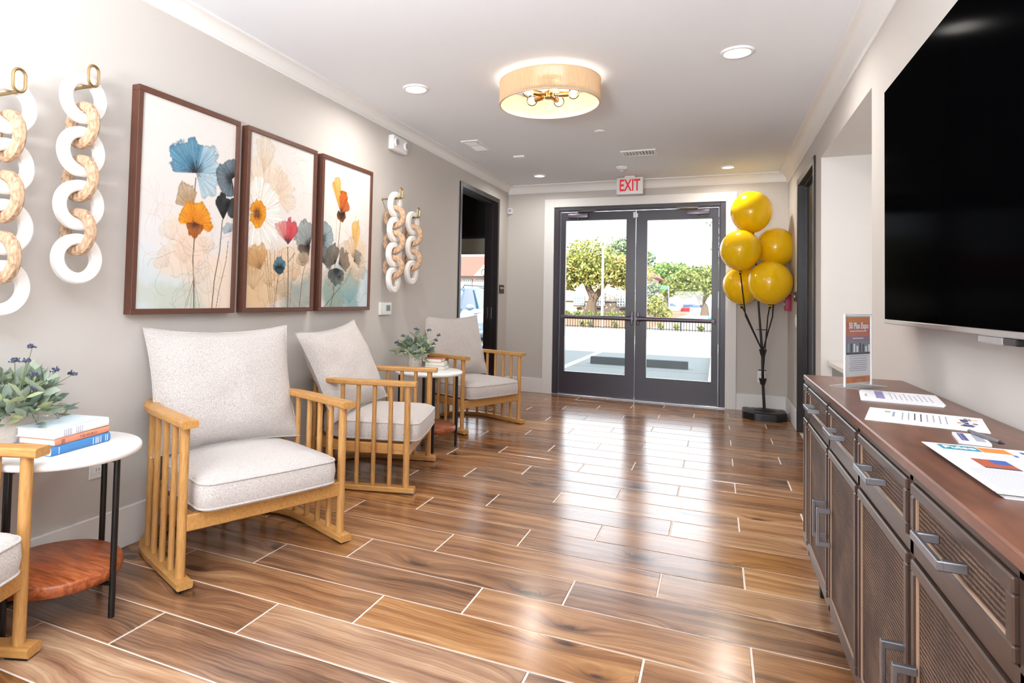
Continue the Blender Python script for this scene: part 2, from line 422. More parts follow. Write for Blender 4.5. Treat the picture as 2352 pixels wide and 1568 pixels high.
def sphere(bm, c, r, sc=(1, 1, 1), u=20, v=14):
    rr = bmesh.ops.create_uvsphere(bm, u_segments=u, v_segments=v, radius=r)
    bmesh.ops.scale(bm, vec=sc, verts=rr['verts']); bmesh.ops.translate(bm, vec=c, verts=rr['verts'])

def mesh(name, bm, m, smooth=False, angle=40):
    bmesh.ops.recalc_face_normals(bm, faces=bm.faces)
    me = bpy.data.meshes.new(name); bm.to_mesh(me); bm.free()
    me.materials.append(M[m])
    if smooth:
        me.shade_smooth()
        me.set_sharp_from_angle(angle=R(angle))
    return me
def link(name, me, parent=None, loc=(0, 0, 0), rot=(0, 0, 0)):
    o = bpy.data.objects.new(name, me); COL.objects.link(o); o.location = loc; o.rotation_euler = rot
    if parent is not None: o.parent = parent
    return o
def obj(name, bm, m, parent=None, smooth=False, loc=(0, 0, 0), rot=(0, 0, 0), angle=40):
    return link(name, mesh(name, bm, m, smooth, angle), parent, loc, rot)
def boxo(name, dims, m, parent=None, bev=0.0, seg=1, smooth=False):
    bm = bmesh.new(); bx(bm, *dims, bev, seg); return obj(name, bm, m, parent, smooth)
def tag(o, label, cat, group=None):
    o['label'] = label; o['category'] = cat
    if group: o['group'] = group
    return o
def thing(name, label, cat, loc=(0, 0, 0), rotz=0.0, group=None, rot=None):
    o = bpy.data.objects.new(name, None); COL.objects.link(o); o.empty_display_size = 0.05
    o.location = loc; o.rotation_euler = rot if rot else (0, 0, rotz)
    return tag(o, label, cat, group)
def struct(o):
    o['kind'] = 'structure'; return o
def sthing(name, loc=(0, 0, 0)):
    o = bpy.data.objects.new(name, None); COL.objects.link(o); o.empty_display_size = 0.05; o.location = loc
    return struct(o)
def copy_tree(o, parent=None):
    c = o.copy(); COL.objects.link(c); c.parent = parent
    for ch in list(o.children): copy_tree(ch, c)
    return c
def text_mesh(s, size, depth=0.0004, bold=0.0):
    cu = bpy.data.curves.new('lettering', 'FONT'); cu.body = s; cu.size = size; cu.align_x = 'CENTER'; cu.align_y = 'CENTER'; cu.extrude = depth; cu.offset = bold; cu.resolution_u = 3
    o = bpy.data.objects.new('lettering', cu); COL.objects.link(o)
    bpy.context.view_layer.update()
    me = bpy.data.meshes.new_from_object(o.evaluated_get(bpy.context.evaluated_depsgraph_get()))
    bpy.data.objects.remove(o); bpy.data.curves.remove(cu)
    return me
def text(name, s, size, m, parent, loc, rot, sx=1.0, depth=0.0004, bold=0.0):
    me = text_mesh(s, size, depth, bold); me.materials.clear(); me.materials.append(M[m])
    o = link(name, me, parent, loc, rot); o.scale = (sx, 1, 1)
    return o

# ================================================================== THE SETTING
YB = -3.0            # wall behind the camera
# ---- floor and its planks
bm = bmesh.new(); bx(bm, XL - 0.2, XR + 0.2, YB - 0.1, D + 0.02, -0.06, -0.0022)
floor = struct(obj('floor', bm, 'grout'))
PW, PL, GAP, Y0 = 0.2205, 0.9135, 0.0068, 1.39
plank_cache = {}
def plank_mesh(x0, x1, y0, y1):
    key = (round(x1 - x0, 4), round(y1 - y0, 4))
    if key not in plank_cache:
        hx, hy = key[0] / 2, key[1] / 2; b = 0.0015
        bm = bmesh.new()
        lo = [bm.verts.new(p) for p in ((-hx, -hy, -0.008), (hx, -hy, -0.008), (hx, hy, -0.008), (-hx, hy, -0.008))]
        mi = [bm.verts.new(p) for p in ((-hx, -hy, -0.0015), (hx, -hy, -0.0015), (hx, hy, -0.0015), (-hx, hy, -0.0015))]
        tp = [bm.verts.new(p) for p in ((-hx + b, -hy + b, 0), (hx - b, -hy + b, 0), (hx - b, hy - b, 0), (-hx + b, hy - b, 0))]
        for A, B in ((lo, mi), (mi, tp)):
            for k in range(4): bm.faces.new((A[k], A[(k + 1) % 4], B[(k + 1) % 4], B[k]))
        bm.faces.new(tp)
        plank_cache[key] = mesh('plank', bm, 'tile')
    return plank_cache[key]
k = math.floor((0.15 - Y0) / PW)
while Y0 + k * PW < D + 0.02:
    ya, yb = Y0 + k * PW + GAP / 2, min(Y0 + (k + 1) * PW - GAP / 2, D + 0.02)
    off = -1.721 + (k % 3) * PL / 3
    j = math.floor((XL - off) / PL)
    if yb - ya > 0.02:
        while off + j * PL < XR:
            xa, xb = max(off + j * PL + GAP / 2, XL), min(off + (j + 1) * PL - GAP / 2, XR)
            if xb - xa > 0.02:
                o = link('plank', plank_mesh(xa, xb, ya, yb), floor, ((xa + xb) / 2, (ya + yb) / 2, 0))
            j += 1
    k += 1

# ---- walls
T = 0.135
LD0, LD1, LDZ = 5.66, 6.80, 2.215          # doorway in the left wall
RD0, RD1, RDZ = 5.27, 6.24, 2.165          # door in the right wall
AL0, AL1, ALZ = 3.435, 4.985, 2.128        # alcove opening
ED0, ED1, EDZ = -1.757, 0.084, 2.18        # entrance
bm = bmesh.new()
bx(bm, XL - T, XL, YB, LD0, 0, ZC); bx(bm, XL - T, XL, LD1, D, 0, ZC); bx(bm, XL - T, XL, LD0, LD1, LDZ, ZC)
struct(obj('wall_left', bm, 'wall'))
bm = bmesh.new()
bx(bm, XR, XR + T, YB, AL0, 0, ZC); bx(bm, XR, XR + T, AL1, RD0, 0, ZC); bx(bm, XR, XR + T, RD1, D, 0, ZC)
bx(bm, XR, XR + T, AL0, AL1, ALZ, ZC); bx(bm, XR, XR + T, RD0, RD1, RDZ, ZC)
struct(obj('wall_right', bm, 'wall'))
WX0, WX1, WZ0, WZ1 = -4.5, -2.52, 0.45, 1.86    # office window
bm = bmesh.new()
for a, b, c, d in ((XL - T, ED0, 0, ZC), (ED1, 1.6, 0, ZC), (ED0, ED1, EDZ, ZC)):
    bx(bm, a, b, D, D + 0.2, c, d)
struct(obj('wall_back', bm, 'wall'))
bm = bmesh.new()   # wall behind the camera, with an opening added for the fill window
bx(bm, XL, -2.15, YB - 0.14, YB, 0, ZC); bx(bm, 0.45, XR, YB - 0.14, YB, 0, ZC); bx(bm, -2.15, 0.45, YB - 0.14, YB, 0, 0.55); bx(bm, -2.15, 0.45, YB - 0.14, YB, 2.35, ZC)
struct(obj('wall_front', bm, 'wall'))
win = sthing('added_window', (-0.85, YB - 0.07, 0.55))  # unseen window, added to go with the rear fill light
bm = bmesh.new()
for x in (-1.27, 0.0, 1.27): bx(bm, x - 0.03, x + 0.03, -0.03, 0.03, 0, 1.8)
for z in (0.03, 1.77): bx(bm, -1.3, 1.3, -0.03, 0.03, z - 0.03, z + 0.03)
obj('window_frame', bm, 'door_dark', win)
for s in (-1, 1): boxo('pane', (s * 0.635 - 0.6, s * 0.635 + 0.6, -0.004, 0.004, 0.06, 1.74), 'glass', win)
bm = bmesh.new(); bx(bm, XL - T, XR + T, YB - 0.14, D + 0.2, ZC, ZC + 0.12)
struct(obj('ceiling', bm, 'ceiling'))

# ---- alcove in the right wall
bm = bmesh.new()
bx(bm, XR + T, 1.5, AL1, AL1 + 0.1, 0, ZC); bx(bm, XR + T, 1.5, AL0 - 0.1, AL0, 0, ZC); bx(bm, 1.5, 1.6, AL0 - 0.1, AL1 + 0.1, 0, ZC); bx(bm, XR + T, 1.5, AL0, AL1, ALZ, ZC)
bx(bm, XR + 0.0005, XR + T, AL1 - 0.003, AL1, 0, ALZ); bx(bm, XR + 0.0005, XR + T, AL0, AL0 + 0.003, 0, ALZ); bx(bm, XR + 0.0005, XR + T, AL0, AL1, ALZ - 0.003, ALZ)
struct(obj('wall_alcove', bm, 'white_wall'))
bm = bmesh.new(); bx(bm, XR, 1.5, AL0, AL1, -0.05, -0.001); struct(obj('floor_alcove', bm, 'tile'))

# ---- crown (cove) mouldings
def cove(drop, out):
    pts = [(0, -drop), (0.008, -drop), (0.010, -drop + 0.012)]
    for i in range(9):
        a = i / 8 * math.pi / 2
        pts.append((0.012 + (out - 0.02) * (1 - math.cos(a)), -drop + 0.014 + (drop - 0.026) * math.sin(a)))
    pts += [(out, -0.010), (out, 0), (0, 0)]
    return pts
def crown(name, path, drop, out):
    bm = bmesh.new(); sweep(bm, path, [(p[0], p[1]) for p in cove(drop, out)]); struct(obj(name, bm, 'trim', smooth=True, angle=30))
crown('trim_1', [(XL, YB, ZC), (XL, D, ZC)], 0.078, 0.075)
crown('trim_2', [(XL, D, ZC), (XR, D, ZC)], 0.095, 0.075)
crown('trim_3', [(XR, D, ZC), (XR, YB, ZC)], 0.125, 0.085)

# ---- baseboards
def base(name, dims, h=0.17):
    bm = bmesh.new()
    for d in dims: bx(bm, *d, 0, h, 0.003)
    struct(obj(name, bm, 'trim'))
base('baseboard_left', [(XL, XL + 0.016, YB, LD0 - 0.07), (XL, XL + 0.016, LD1 + 0.06, D)])
base('baseboard_back', [(XL, -1.865, D - 0.016, D), (0.185, XR, D - 0.016, D)])
base('baseboard_right', [(XR - 0.016, XR, RD1 + 0.05, D), (XR - 0.016, XR, YB, AL0), (XR - 0.016, XR, AL1, RD0 - 0.05)])

# ---- casing of the entrance
bm = bmesh.new()
bx(bm, -1.868, ED0 + 0.004, D - 0.022, D, 0, 2.272, 0.002); bx(bm, ED1 - 0.004, 0.184, D - 0.022, D, 0, 2.272, 0.002); bx(bm, ED0 + 0.004, ED1 - 0.004, D - 0.022, D, EDZ - 0.004, 2.272, 0.002)
struct(obj('trim_4', bm, 'trim'))

# ---- entrance double door
door = sthing('door_1', (-0.8365, D, 0))
def rel(bmfn): pass
cx = -0.8365
bm = bmesh.new()   # dark metal frame with a stepped stop
for a, b, c, d in ((ED0, -1.70, 0, EDZ), (0.028, ED1, 0, EDZ), (-1.70, 0.028, 2.135, EDZ)):
    bx(bm, a - cx, b - cx, 0.0, 0.11, c, d, 0.003)
for a, b, c, d in ((-1.70, -1.685, 0, 2.135), (0.013, 0.028, 0, 2.135), (-1.685, 0.013, 2.12, 2.135)):
    bx(bm, a - cx, b - cx, 0.012, 0.035, c, d)
obj('door_frame', bm, 'door_dark', door)
bm = bmesh.new(); bx(bm, ED0 - cx, ED1 - cx, -0.02, 0.16, 0, 0.012, 0.003); obj('threshold', bm, 'steel', door)
def leaf(x0, x1, g0, g1, gz0, gz1, s):
    """s: +1 hinge at the right"""
    l = bpy.data.objects.new('door_leaf', None); COL.objects.link(l); l.parent = door; l.location = ((x0 + x1) / 2 - cx, 0.06, 0)
    c = (x0 + x1) / 2; y0, y1 = -0.022, 0.022
    bm = bmesh.new()
    bx(bm, x0 - c, g0 - c, y0, y1, 0.014, 2.118); bx(bm, g1 - c, x1 - c, y0, y1, 0.014, 2.118)
    bx(bm, g0 - c, g1 - c, y0, y1, 0.014, gz0); bx(bm, g0 - c, g1 - c, y0, y1, gz1, 2.118)
    b = 0.008
    for d in ((g0 - c, g0 - c + b, gz0, gz1), (g1 - c - b, g1 - c, gz0, gz1), (g0 - c, g1 - c, gz0, gz0 + b), (g0 - c, g1 - c, gz1 - b, gz1)):
        bx(bm, d[0], d[1], y0 - 0.004, y1 + 0.004, d[2], d[3])
    obj('stile_and_rail', bm, 'door_dark', l)
    boxo('glass_pane', (g0 - c, g1 - c, -0.005, 0.005, gz0, gz1), 'glass', l)
    xe, xi = (x1 - c - 0.03, x0 - c + 0.03) if s > 0 else (x0 - c + 0.03, x1 - c - 0.03)    # hinge end, latch end
    zb = 0.905
    bm = bmesh.new(); cyl(bm, (xi + s * 0.02, -0.075, zb), (xe - s * 0.01, -0.075, zb), 0.024, n=20)
    bx(bm, min(xe - s * 0.04, xe), max(xe - s * 0.04, xe), -0.098, -0.02, zb - 0.022, zb + 0.022, 0.004)
    obj('push_bar', bm, 'metal_dark', l, True)
    bm = bmesh.new(); bx(bm, xi - 0.016, xi + 0.016, -0.04, -0.02, zb - 0.075, zb + 0.075, 0.008, 2)
    cyl(bm, (xi, -0.03, zb), (xi, -0.085, zb), 0.022, n=16); cyl(bm, (xi - 0.006, -0.075, zb), (xi + s * 0.05, -0.075, zb), 0.027, n=16)
    obj('latch_bracket', bm, 'metal_dark', l, True)
    # closer
    zc = 2.072; a = xe - s * 0.06; b2 = xe - s * 0.29
    bm = bmesh.new(); bx(bm, min(a, b2), max(a, b2), -0.075, -0.022, zc - 0.024, zc + 0.024, 0.006, 2); cyl(bm, ((a + b2) / 2, -0.05, zc - 0.04), ((a + b2) / 2, -0.05, zc - 0.02), 0.012)
    obj('closer_body', bm, 'metal_dark', l, True)
    bm = bmesh.new(); m1 = (a + b2) / 2
    tube(bm, [(m1, -0.05, zc + 0.024), (m1, -0.05, zc + 0.045)], 0.009); tube(bm, [(m1, -0.05, zc + 0.045), (m1 - s * 0.22, -0.13, zc + 0.04)], 0.008); tube(bm, [(m1 - s * 0.22, -0.13, zc + 0.047), (m1 + s * 0.0, -0.052, zc + 0.056)], 0.007)
    obj('closer_arm', bm, 'nickel', l, True)
    return l
lf = leaf(-1.684, -0.840, -1.632, -0.932, 0.262, 2.03, -1)
rf = leaf(-0.834, 0.012, -0.722, -0.047, 0.252, 2.012, 1)
boxo('strike', (0.395, 0.42, -0.03, -0.02, 2.035, 2.10), 'white_plastic', lf, 0.003)
boxo('strike', (-0.418, -0.405, -0.03, -0.02, 2.04, 2.085), 'white_plastic', rf, 0.003)

# ---- doorway in the left wall, opening to a dark office with a front window
d2 = sthing('door_2', (XL, (LD0 + LD1) / 2, 0)); c = (LD0 + LD1) / 2
bm = bmesh.new()
F0, F1 = LD0 - c, LD1 - c
for a, b, z0, z1 in ((F0 - 0.03, F0 + 0.02, 0, LDZ + 0.03), (F1 - 0.02, F1 + 0.03, 0, LDZ + 0.03), (F0 + 0.02, F1 - 0.02, LDZ - 0.02, LDZ + 0.03)):
    bx(bm, -T - 0.012, 0.014, a, b, z0, z1, 0.003)
for a, b, z0, z1 in ((F0 + 0.02, F0 + 0.034, 0, LDZ - 0.02), (F1 - 0.034, F1 - 0.02, 0, LDZ - 0.02), (F0 + 0.034, F1 - 0.034, LDZ - 0.034, LDZ - 0.02)):
    bx(bm, -0.085, -0.05, a, b, z0, z1)
obj('door_frame', bm, 'door_bronze', d2)
boxo('strike_plate', (-0.1, -0.045, F1 - 0.0245, F1 - 0.0195, 0.86, 0.99), 'steel', d2, 0.001)
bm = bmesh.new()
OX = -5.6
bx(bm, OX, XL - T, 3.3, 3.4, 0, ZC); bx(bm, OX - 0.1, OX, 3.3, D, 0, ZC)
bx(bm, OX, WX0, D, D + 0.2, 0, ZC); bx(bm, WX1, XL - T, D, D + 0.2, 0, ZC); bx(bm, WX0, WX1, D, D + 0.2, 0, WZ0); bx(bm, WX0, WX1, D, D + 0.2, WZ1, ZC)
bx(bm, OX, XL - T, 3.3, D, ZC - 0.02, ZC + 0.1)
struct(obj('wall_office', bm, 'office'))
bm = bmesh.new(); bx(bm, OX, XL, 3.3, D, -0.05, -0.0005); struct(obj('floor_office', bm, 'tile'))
wn = sthing('window_1', ((WX0 + WX1) / 2, D + 0.06, WZ0)); hw = (WX1 - WX0) / 2; hh = WZ1 - WZ0
bm = bmesh.new()
for a, b, z0, z1 in ((-hw, -hw + 0.05, 0, hh), (hw - 0.05, hw, 0, hh), (-hw + 0.05, hw - 0.05, 0, 0.05), (-hw + 0.05, hw - 0.05, hh - 0.05, hh)):
    bx(bm, a, b, -0.03, 0.04, z0, z1, 0.002)
obj('window_frame', bm, 'door_dark', wn)
boxo('pane', (-hw + 0.05, hw - 0.05, -0.004, 0.004, 0.05, hh - 0.05), 'glass', wn)
bm = bmesh.new(); bx(bm, -hw + 0.03, hw - 0.03, -0.052, -0.05, hh - 0.22, hh - 0.03); cyl(bm, (-hw + 0.03, -0.051, hh - 0.22), (hw - 0.03, -0.051, hh - 0.22), 0.008)
obj('roller_shade', bm, 'shade', wn)

# ---- dark door in the right wall
d3 = sthing('door_3', (XR, (RD0 + RD1) / 2, 0)); h = (RD1 - RD0) / 2
bm = bmesh.new()
for a, b, z0, z1 in ((-h - 0.035, -h + 0.02, 0, RDZ + 0.035), (h - 0.02, h + 0.035, 0, RDZ + 0.035), (-h + 0.02, h - 0.02, RDZ - 0.02, RDZ + 0.035)):
    bx(bm, -0.014, T, a, b, z0, z1, 0.003)
for a, b, z0, z1 in ((-h + 0.02, -h + 0.035, 0, RDZ - 0.02), (h - 0.035, h - 0.02, 0, RDZ - 0.02), (-h + 0.035, h - 0.035, RDZ - 0.035, RDZ - 0.02)):
    bx(bm, 0.03, 0.06, a, b, z0, z1)
obj('door_frame', bm, 'door_bronze', d3)
lf3 = boxo('door_leaf', (0.062, 0.105, -h + 0.022, h - 0.022, 0.008, RDZ - 0.022), 'door_bronze', d3, 0.002)
bm = bmesh.new(); cyl(bm, (0.02, 0, 0), (0.06, 0, 0), 0.012); cyl(bm, (0.022, 0, 0), (0.022, 0.11, 0), 0.01)
obj('lever_handle', bm, 'steel', lf3, True, loc=(0, -h + 0.1, 0.98))
boxo('strike_plate', (0.0, 0.045, -h + 0.0195, -h + 0.024, 0.86, 1.0), 'steel', d3, 0.001)

# ---- the building's outer skin and roof: they shade the ground in front
bm = bmesh.new()
Y1, Y2 = D + 0.2, D + 0.34
for a, b, z0, z1 in ((-16, WX0, -0.3, 5.2), (WX1, ED0, -0.3, 5.2), (ED1, 16, -0.3, 5.2), (WX0, WX1, -0.3, WZ0), (WX0, WX1, WZ1, 5.2), (ED0, ED1, EDZ, 5.2)):
    bx(bm, a, b, Y1, Y2, z0, z1)
struct(obj('wall_facade', bm, 'exterior'))
bm = bmesh.new(); bx(bm, -16, 16, -10, Y2, 5.2, 5.4); struct(obj('roof', bm, 'exterior'))

# ================================================================== OUTSIDE
GZ = -0.03
bm = bmesh.new(); bx(bm, -90, 70, Y2, 26.2, GZ - 0.2, GZ); struct(obj('pavement', bm, 'concrete'))
bm = bmesh.new(); bx(bm, -90, -2.6, 26.2, 120, GZ - 0.2, GZ - 0.005); struct(obj('planting_bed', bm, 'mulch'))
bm = bmesh.new(); bx(bm, -2.6, 70, 26.2, 160, GZ - 0.2, GZ - 0.006); struct(obj('road', bm, 'road'))
bm = bmesh.new(); bx(bm, -0.1, 3.5, Y2, 16.5, GZ, GZ + 0.13, 0.01); struct(obj('sidewalk', bm, 'kerb_white'))
bm = bmesh.new(); bx(bm, -2.4, -2.29, 9.6, 26, GZ, GZ + 0.003); bx(bm, -5.2, -5.09, 9.6, 26, GZ, GZ + 0.003); bx(bm, -8.0, -7.89, 9.6, 26, GZ, GZ + 0.003)
struct(obj('parking_lines', bm, 'white_paint'))
bm = bmesh.new(); bx(bm, -1.33, -1.32, Y2, 10.8, GZ, GZ + 0.002); bx(bm, -30, 3, 10.79, 10.8, GZ, GZ + 0.0015)
struct(obj('pavement_joints', bm, 'kerb'))
def wheel_stop(x0, x1, y, m, label):
    bm = bmesh.new(); z = GZ; h = 0.13
    a = [(x0, y - 0.09, z), (x0, y + 0.09, z), (x0, y + 0.06, z + h), (x0, y - 0.06, z + h)]
    A = [bm.verts.new(p) for p in a]; B = [bm.verts.new((x1, p[1], p[2])) for p in a]
    bm.faces.new(A); bm.faces.new(B[::-1])
    for i in range(4): bm.faces.new((A[i], B[i], B[(i + 1) % 4], A[(i + 1) % 4]))
    tag(obj('wheel_stop', bm, m), label, 'wheel stop', 'concrete wheel stops on the car park')
wheel_stop(-2.06, -0.44, 11.35, 'kerb', 'dark wheel stop in the shade right outside the glass doors')
wheel_stop(-4.6, -3.85, 17.4, 'kerb_white', 'pale sunlit wheel stop next to the white lines, further from the sidewalk')
wheel_stop(-3.55, -2.55, 17.4, 'kerb_white', 'pale sunlit wheel stop in the middle of the row in the sun')
wheel_stop(-2.1, -1.3, 17.1, 'kerb_white', 'pale sunlit wheel stop closest to the white sidewalk')

# fence
fence = thing('metal_fence', 'low black metal picket fence along the far edge of the car park', 'fence', (-3.0, 25.9, GZ), R(-17) * 0)
fx0, fx1 = -8.0, 1.2
def fy(x): return 0.0
bm = bmesh.new(); bx(bm, fx0 + 3, fx1 + 3, -0.015, 0.015, 0.04, 0.07); obj('rail', bm, 'fence_black', fence)
bm = bmesh.new(); bx(bm, fx0 + 3, fx1 + 3, -0.015, 0.015, 0.40, 0.43); obj('rail', bm, 'fence_black', fence)
bm = bmesh.new(); bx(bm, -0.012, 0.012, -0.012, 0.012, 0, 0.46); pk = mesh('picket', bm, 'fence_black')
bm = bmesh.new(); bx(bm, -0.028, 0.028, -0.028, 0.028, 0, 0.52, 0.004); ps = mesh('post', bm, 'fence_black')
x = fx0; i = 0
while x <= fx1:
    link('post' if i % 16 == 0 else 'picket', ps if i % 16 == 0 else pk, fence, (x + 3, 0, 0)); x += 0.105; i += 1

# light pole
p = thing('light_pole', 'tall slim white light pole rising beside the picket fence', 'light pole', (-4.55, 27.5, GZ))
bm = bmesh.new(); cyl(bm, (0, 0, 0), (0, 0, 3.4), 0.055, 0.045, 16); obj('pole', bm, 'white_plastic', p, True)
bm = bmesh.new(); bx(bm, -0.1, 0.16, -0.08, 0.08, 3.4, 3.46, 0.01); obj('lamp_head', bm, 'white_plastic', p)

# foliage
def leaf_cloud(blobs, n, size, seed, flat=0.75):
    rng = np.random.default_rng(seed)
    vol = np.array([b[3] ** 2 for b in blobs]); cnt = (vol / vol.sum() * n).astype(int)
    vs = []
    for b, k in zip(blobs, cnt):
        d = rng.normal(size=(k, 3)); d /= np.linalg.norm(d, axis=1)[:, None]
        r = b[3] * (rng.random(k) ** 0.35)[:, None] * (1 + 0.12 * np.sin(d[:, :1] * 7 + d[:, 1:2] * 5))
        c = np.array(b[:3]) + d * r * np.array([1, 1, flat])
        a = rng.normal(size=(k, 3)); a /= np.linalg.norm(a, axis=1)[:, None]
        t = rng.normal(size=(k, 3)); t = np.cross(a, t); t /= np.linalg.norm(t, axis=1)[:, None]
        s = (size * (0.6 + 0.8 * rng.random(k)))[:, None]
        vs.append(np.stack([c - a * s, c + t * s * 0.5, c + a * s, c - t * s * 0.5], 1))
    v = np.concatenate(vs).reshape(-1, 3)
    me = bpy.data.meshes.new('foliage'); q = len(v) // 4
    me.vertices.add(len(v)); me.vertices.foreach_set('co', v.astype(np.float32).ravel())
    me.loops.add(len(v)); me.loops.foreach_set('vertex_index', np.arange(len(v), dtype=np.int32))
    me.polygons.add(q); me.polygons.foreach_set('loop_start', np.arange(0, len(v), 4, dtype=np.int32))
    me.update(); me.validate()
    return me
def tree(name, label, loc, trunk, blobs, n, size, m, seed, group='trees across the car park'):
    t = thing(name, label, 'tree', loc, group=group)
    bm = bmesh.new()
    for pts, r0, r1 in trunk:
        k = len(pts); tube(bm, pts, [r0 + (r1 - r0) * i / (k - 1) for i in range(k)], 8)
    if trunk: obj('trunk', bm, 'bark', t, True)
    me = leaf_cloud(blobs, n, size, seed); me.materials.append(M[m])
    f = link('foliage', me, t); f['kind'] = 'stuff'
    return t
tree('oak_tree', 'broad yellow-green oak with forked trunk standing before the white building', (-7.6, 42, GZ),
     [([(0, 0, 0), (-0.05, 0, 0.8), (0.1, 0, 1.5)], 0.36, 0.28), ([(0.05, 0, 1.3), (-0.4, 0, 2.2), (-0.9, 0, 3.2)], 0.26, 0.12), ([(0.1, 0, 1.2), (0.7, 0, 2.1), (1.4, 0.2, 3.2)], 0.24, 0.1)],
     [(-0.3, 0, 4.0, 1.7), (-1.6, 0.2, 3.2, 1.5), (1.3, 0, 3.2, 1.5), (2.6, 0.3, 2.9, 1.2), (-2.6, 0, 3.0, 1.1), (0.3, -0.4, 3.0, 1.5), (2.0, 0.3, 2.4, 0.8), (-1.5, -0.2, 2.4, 0.9)], 7000, 0.13, 'oak_leaf', 3)
tree('oak_tree', 'wide leafy oak with a curved dark trunk shading the parked cars', (-1.0, 60, GZ),
     [([(0, 0, 0), (0.0, 0, 0.7), (-0.5, 0, 1.6), (-1.2, 0, 2.6)], 0.38, 0.14), ([(-0.2, 0, 1.1), (0.5, 0, 2.4)], 0.22, 0.1)],
     [(-1.0, 0, 3.3, 1.5), (0.6, 0, 3.4, 1.5), (-2.4, 0.2, 2.7, 1.2), (-1.6, -0.4, 2.2, 1.0), (1.8, 0.3, 3.0, 1.3), (-0.3, -0.5, 2.5, 1.2), (-3.2, 0, 2.0, 0.7)], 7000, 0.15, 'live_oak_leaf', 5)
tree('pine_tree', 'bright green tree in the background between the two oaks', (-5.4, 76, GZ),
     [([(0, 0, 0), (0, 0, 4)], 0.3, 0.2)], [(-0.6, 0, 4.4, 1.7), (1.2, 0, 4.6, 1.5), (-1.9, 0, 3.3, 1.5), (0.4, 0, 3.0, 1.6)], 4200, 0.2, 'green_leaf', 8)
tree('tall_tree', 'tall grey-green tree rising behind the oak by the light pole', (-8.2, 60, GZ),
     [([(0, 0, 0), (0, 0, 5)], 0.3, 0.15)], [(0, 0, 5.9, 1.5), (1.0, 0, 4.6, 1.5), (-0.8, 0, 4.4, 1.4), (2.0, 0, 5.2, 0.9)], 4200, 0.19, 'grey_leaf', 9)
tree('sparse_tree', 'sparse leafy branches hanging above the road near the sidewalk', (0.35, 22, GZ),
     [([(0.3, 0, 0), (0.3, 0, 3), (-0.2, 0, 3.9)], 0.1, 0.03)], [(-0.45, 0, 3.75, 0.3), (-0.4, 0, 3.0, 0.35), (0.1, 0, 3.3, 0.45), (-0.15, 0, 2.45, 0.3)], 420, 0.06, 'grey_leaf', 12)
def bush(name, label, loc, blobs, n, size, m, seed, group=None):
    t = thing(name, label, 'shrub', loc, group=group)
    bm = bmesh.new()
    for b in blobs: tube(bm, [(b[0], b[1], 0), (b[0], b[1], b[2])], 0.03, 5)
    obj('stem', bm, 'bark', t)
    me = leaf_cloud(blobs, n, size, seed); me.materials.append(M[m]); f = link('foliage', me, t); f['kind'] = 'stuff'
bush('shrub', 'leafy green shrub beside the road in front of the house corner', (-3.45, 40, GZ), [(0, 0, 0.7, 0.55), (0.5, 0, 0.5, 0.5), (-0.5, 0, 0.9, 0.5), (0.2, 0, 1.2, 0.4)], 1300, 0.1, 'oak_leaf', 21)
bush('shrub', 'pale bare-looking shrub against the house corner', (-4.0, 43, GZ), [(0, 0, 1.3, 0.5), (0.2, 0, 2.0, 0.5), (-0.5, 0, 1.6, 0.45)], 800, 0.1, 'grey_leaf', 22)
hx = -12.5; i = 0
while hx < -4.8:
    bush('hedge_shrub', 'round clipped shrub in the hedge along the white building', (hx, 38, GZ), [(0, 0, 0.28, 0.27), (0.06, 0.05, 0.22, 0.25)], 320, 0.06, 'hedge_leaf', 30 + i, 'hedge along the building'); hx += 0.68; i += 1
for i, (x, y) in enumerate(((-5.25, 26.6), (-4.9, 26.5), (-3.9, 26.6), (-2.95, 26.4), (-2.1, 26.6), (-1.5, 26.5), (-0.6, 26.5))):
    bush('low_plant', 'small green plant growing behind the picket fence', (x, y, GZ), [(0, 0, 0.17, 0.13), (0.07, 0, 0.12, 0.1)], 90, 0.05, 'hedge_leaf', 60 + i, 'plants behind the fence')

# white building with a red roof
BY = 47.0
b = thing('apartment_building', 'long white stucco building with red roof, dark band and gridded windows', 'building', (-20, BY, GZ))
def part(name, m, dims, parent=b, bev=0):
    bm = bmesh.new()
    for d in dims: bx(bm, *d, bev)
    return obj(name, bm, m, parent)
part('wall', 'stucco', [(-20, 15.6, 0, 7, 1.0, 2.85)]); part('wall', 'stucco_low', [(-20, 15.6, 0, 7, 0, 1.0)])
part('trim_band', 'house_trim', [(-20, 15.6, -0.05, 0, 0.98, 1.06)]); part('eave', 'house_trim', [(-20.5, 16.1, -0.5, 0, 2.78, 2.86)])
bm = bmesh.new(); A = [bm.verts.new(p) for p in ((-20.5, -0.5, 2.86), (16.1, -0.5, 2.86), (16.1, 7.5, 2.86), (-20.5, 7.5, 2.86))]; Rg = [bm.verts.new((-18, 3.5, 4.7)), bm.verts.new((13.6, 3.5, 4.7))]
bm.faces.new((A[0], A[1], Rg[1], Rg[0])); bm.faces.new((A[2], A[3], Rg[0], Rg[1])); bm.faces.new((A[1], A[2], Rg[1])); bm.faces.new((A[3], A[0], Rg[0])); bm.faces.new(A[::-1])
obj('roof', bm, 'roof_red', b)
def bwin(x0, x1, z0, z1, nx, nz):
    f = part('window', 'house_trim', [(x0 - 0.05, x1 + 0.05, -0.06, 0, z0 - 0.05, z1 + 0.05)])
    part('pane', 'house_glass', [(x0, x1, -0.07, -0.06, z0, z1)], f)
    part('muntin', 'white_paint', [(x0 + (x1 - x0) * i / nx - 0.02, x0 + (x1 - x0) * i / nx + 0.02, -0.085, -0.07, z0, z1) for i in range(nx + 1)] + [(x0, x1, -0.085, -0.07, z0 + (z1 - z0) * i / nz - 0.02, z0 + (z1 - z0) * i / nz + 0.02) for i in range(nz + 1)], f)
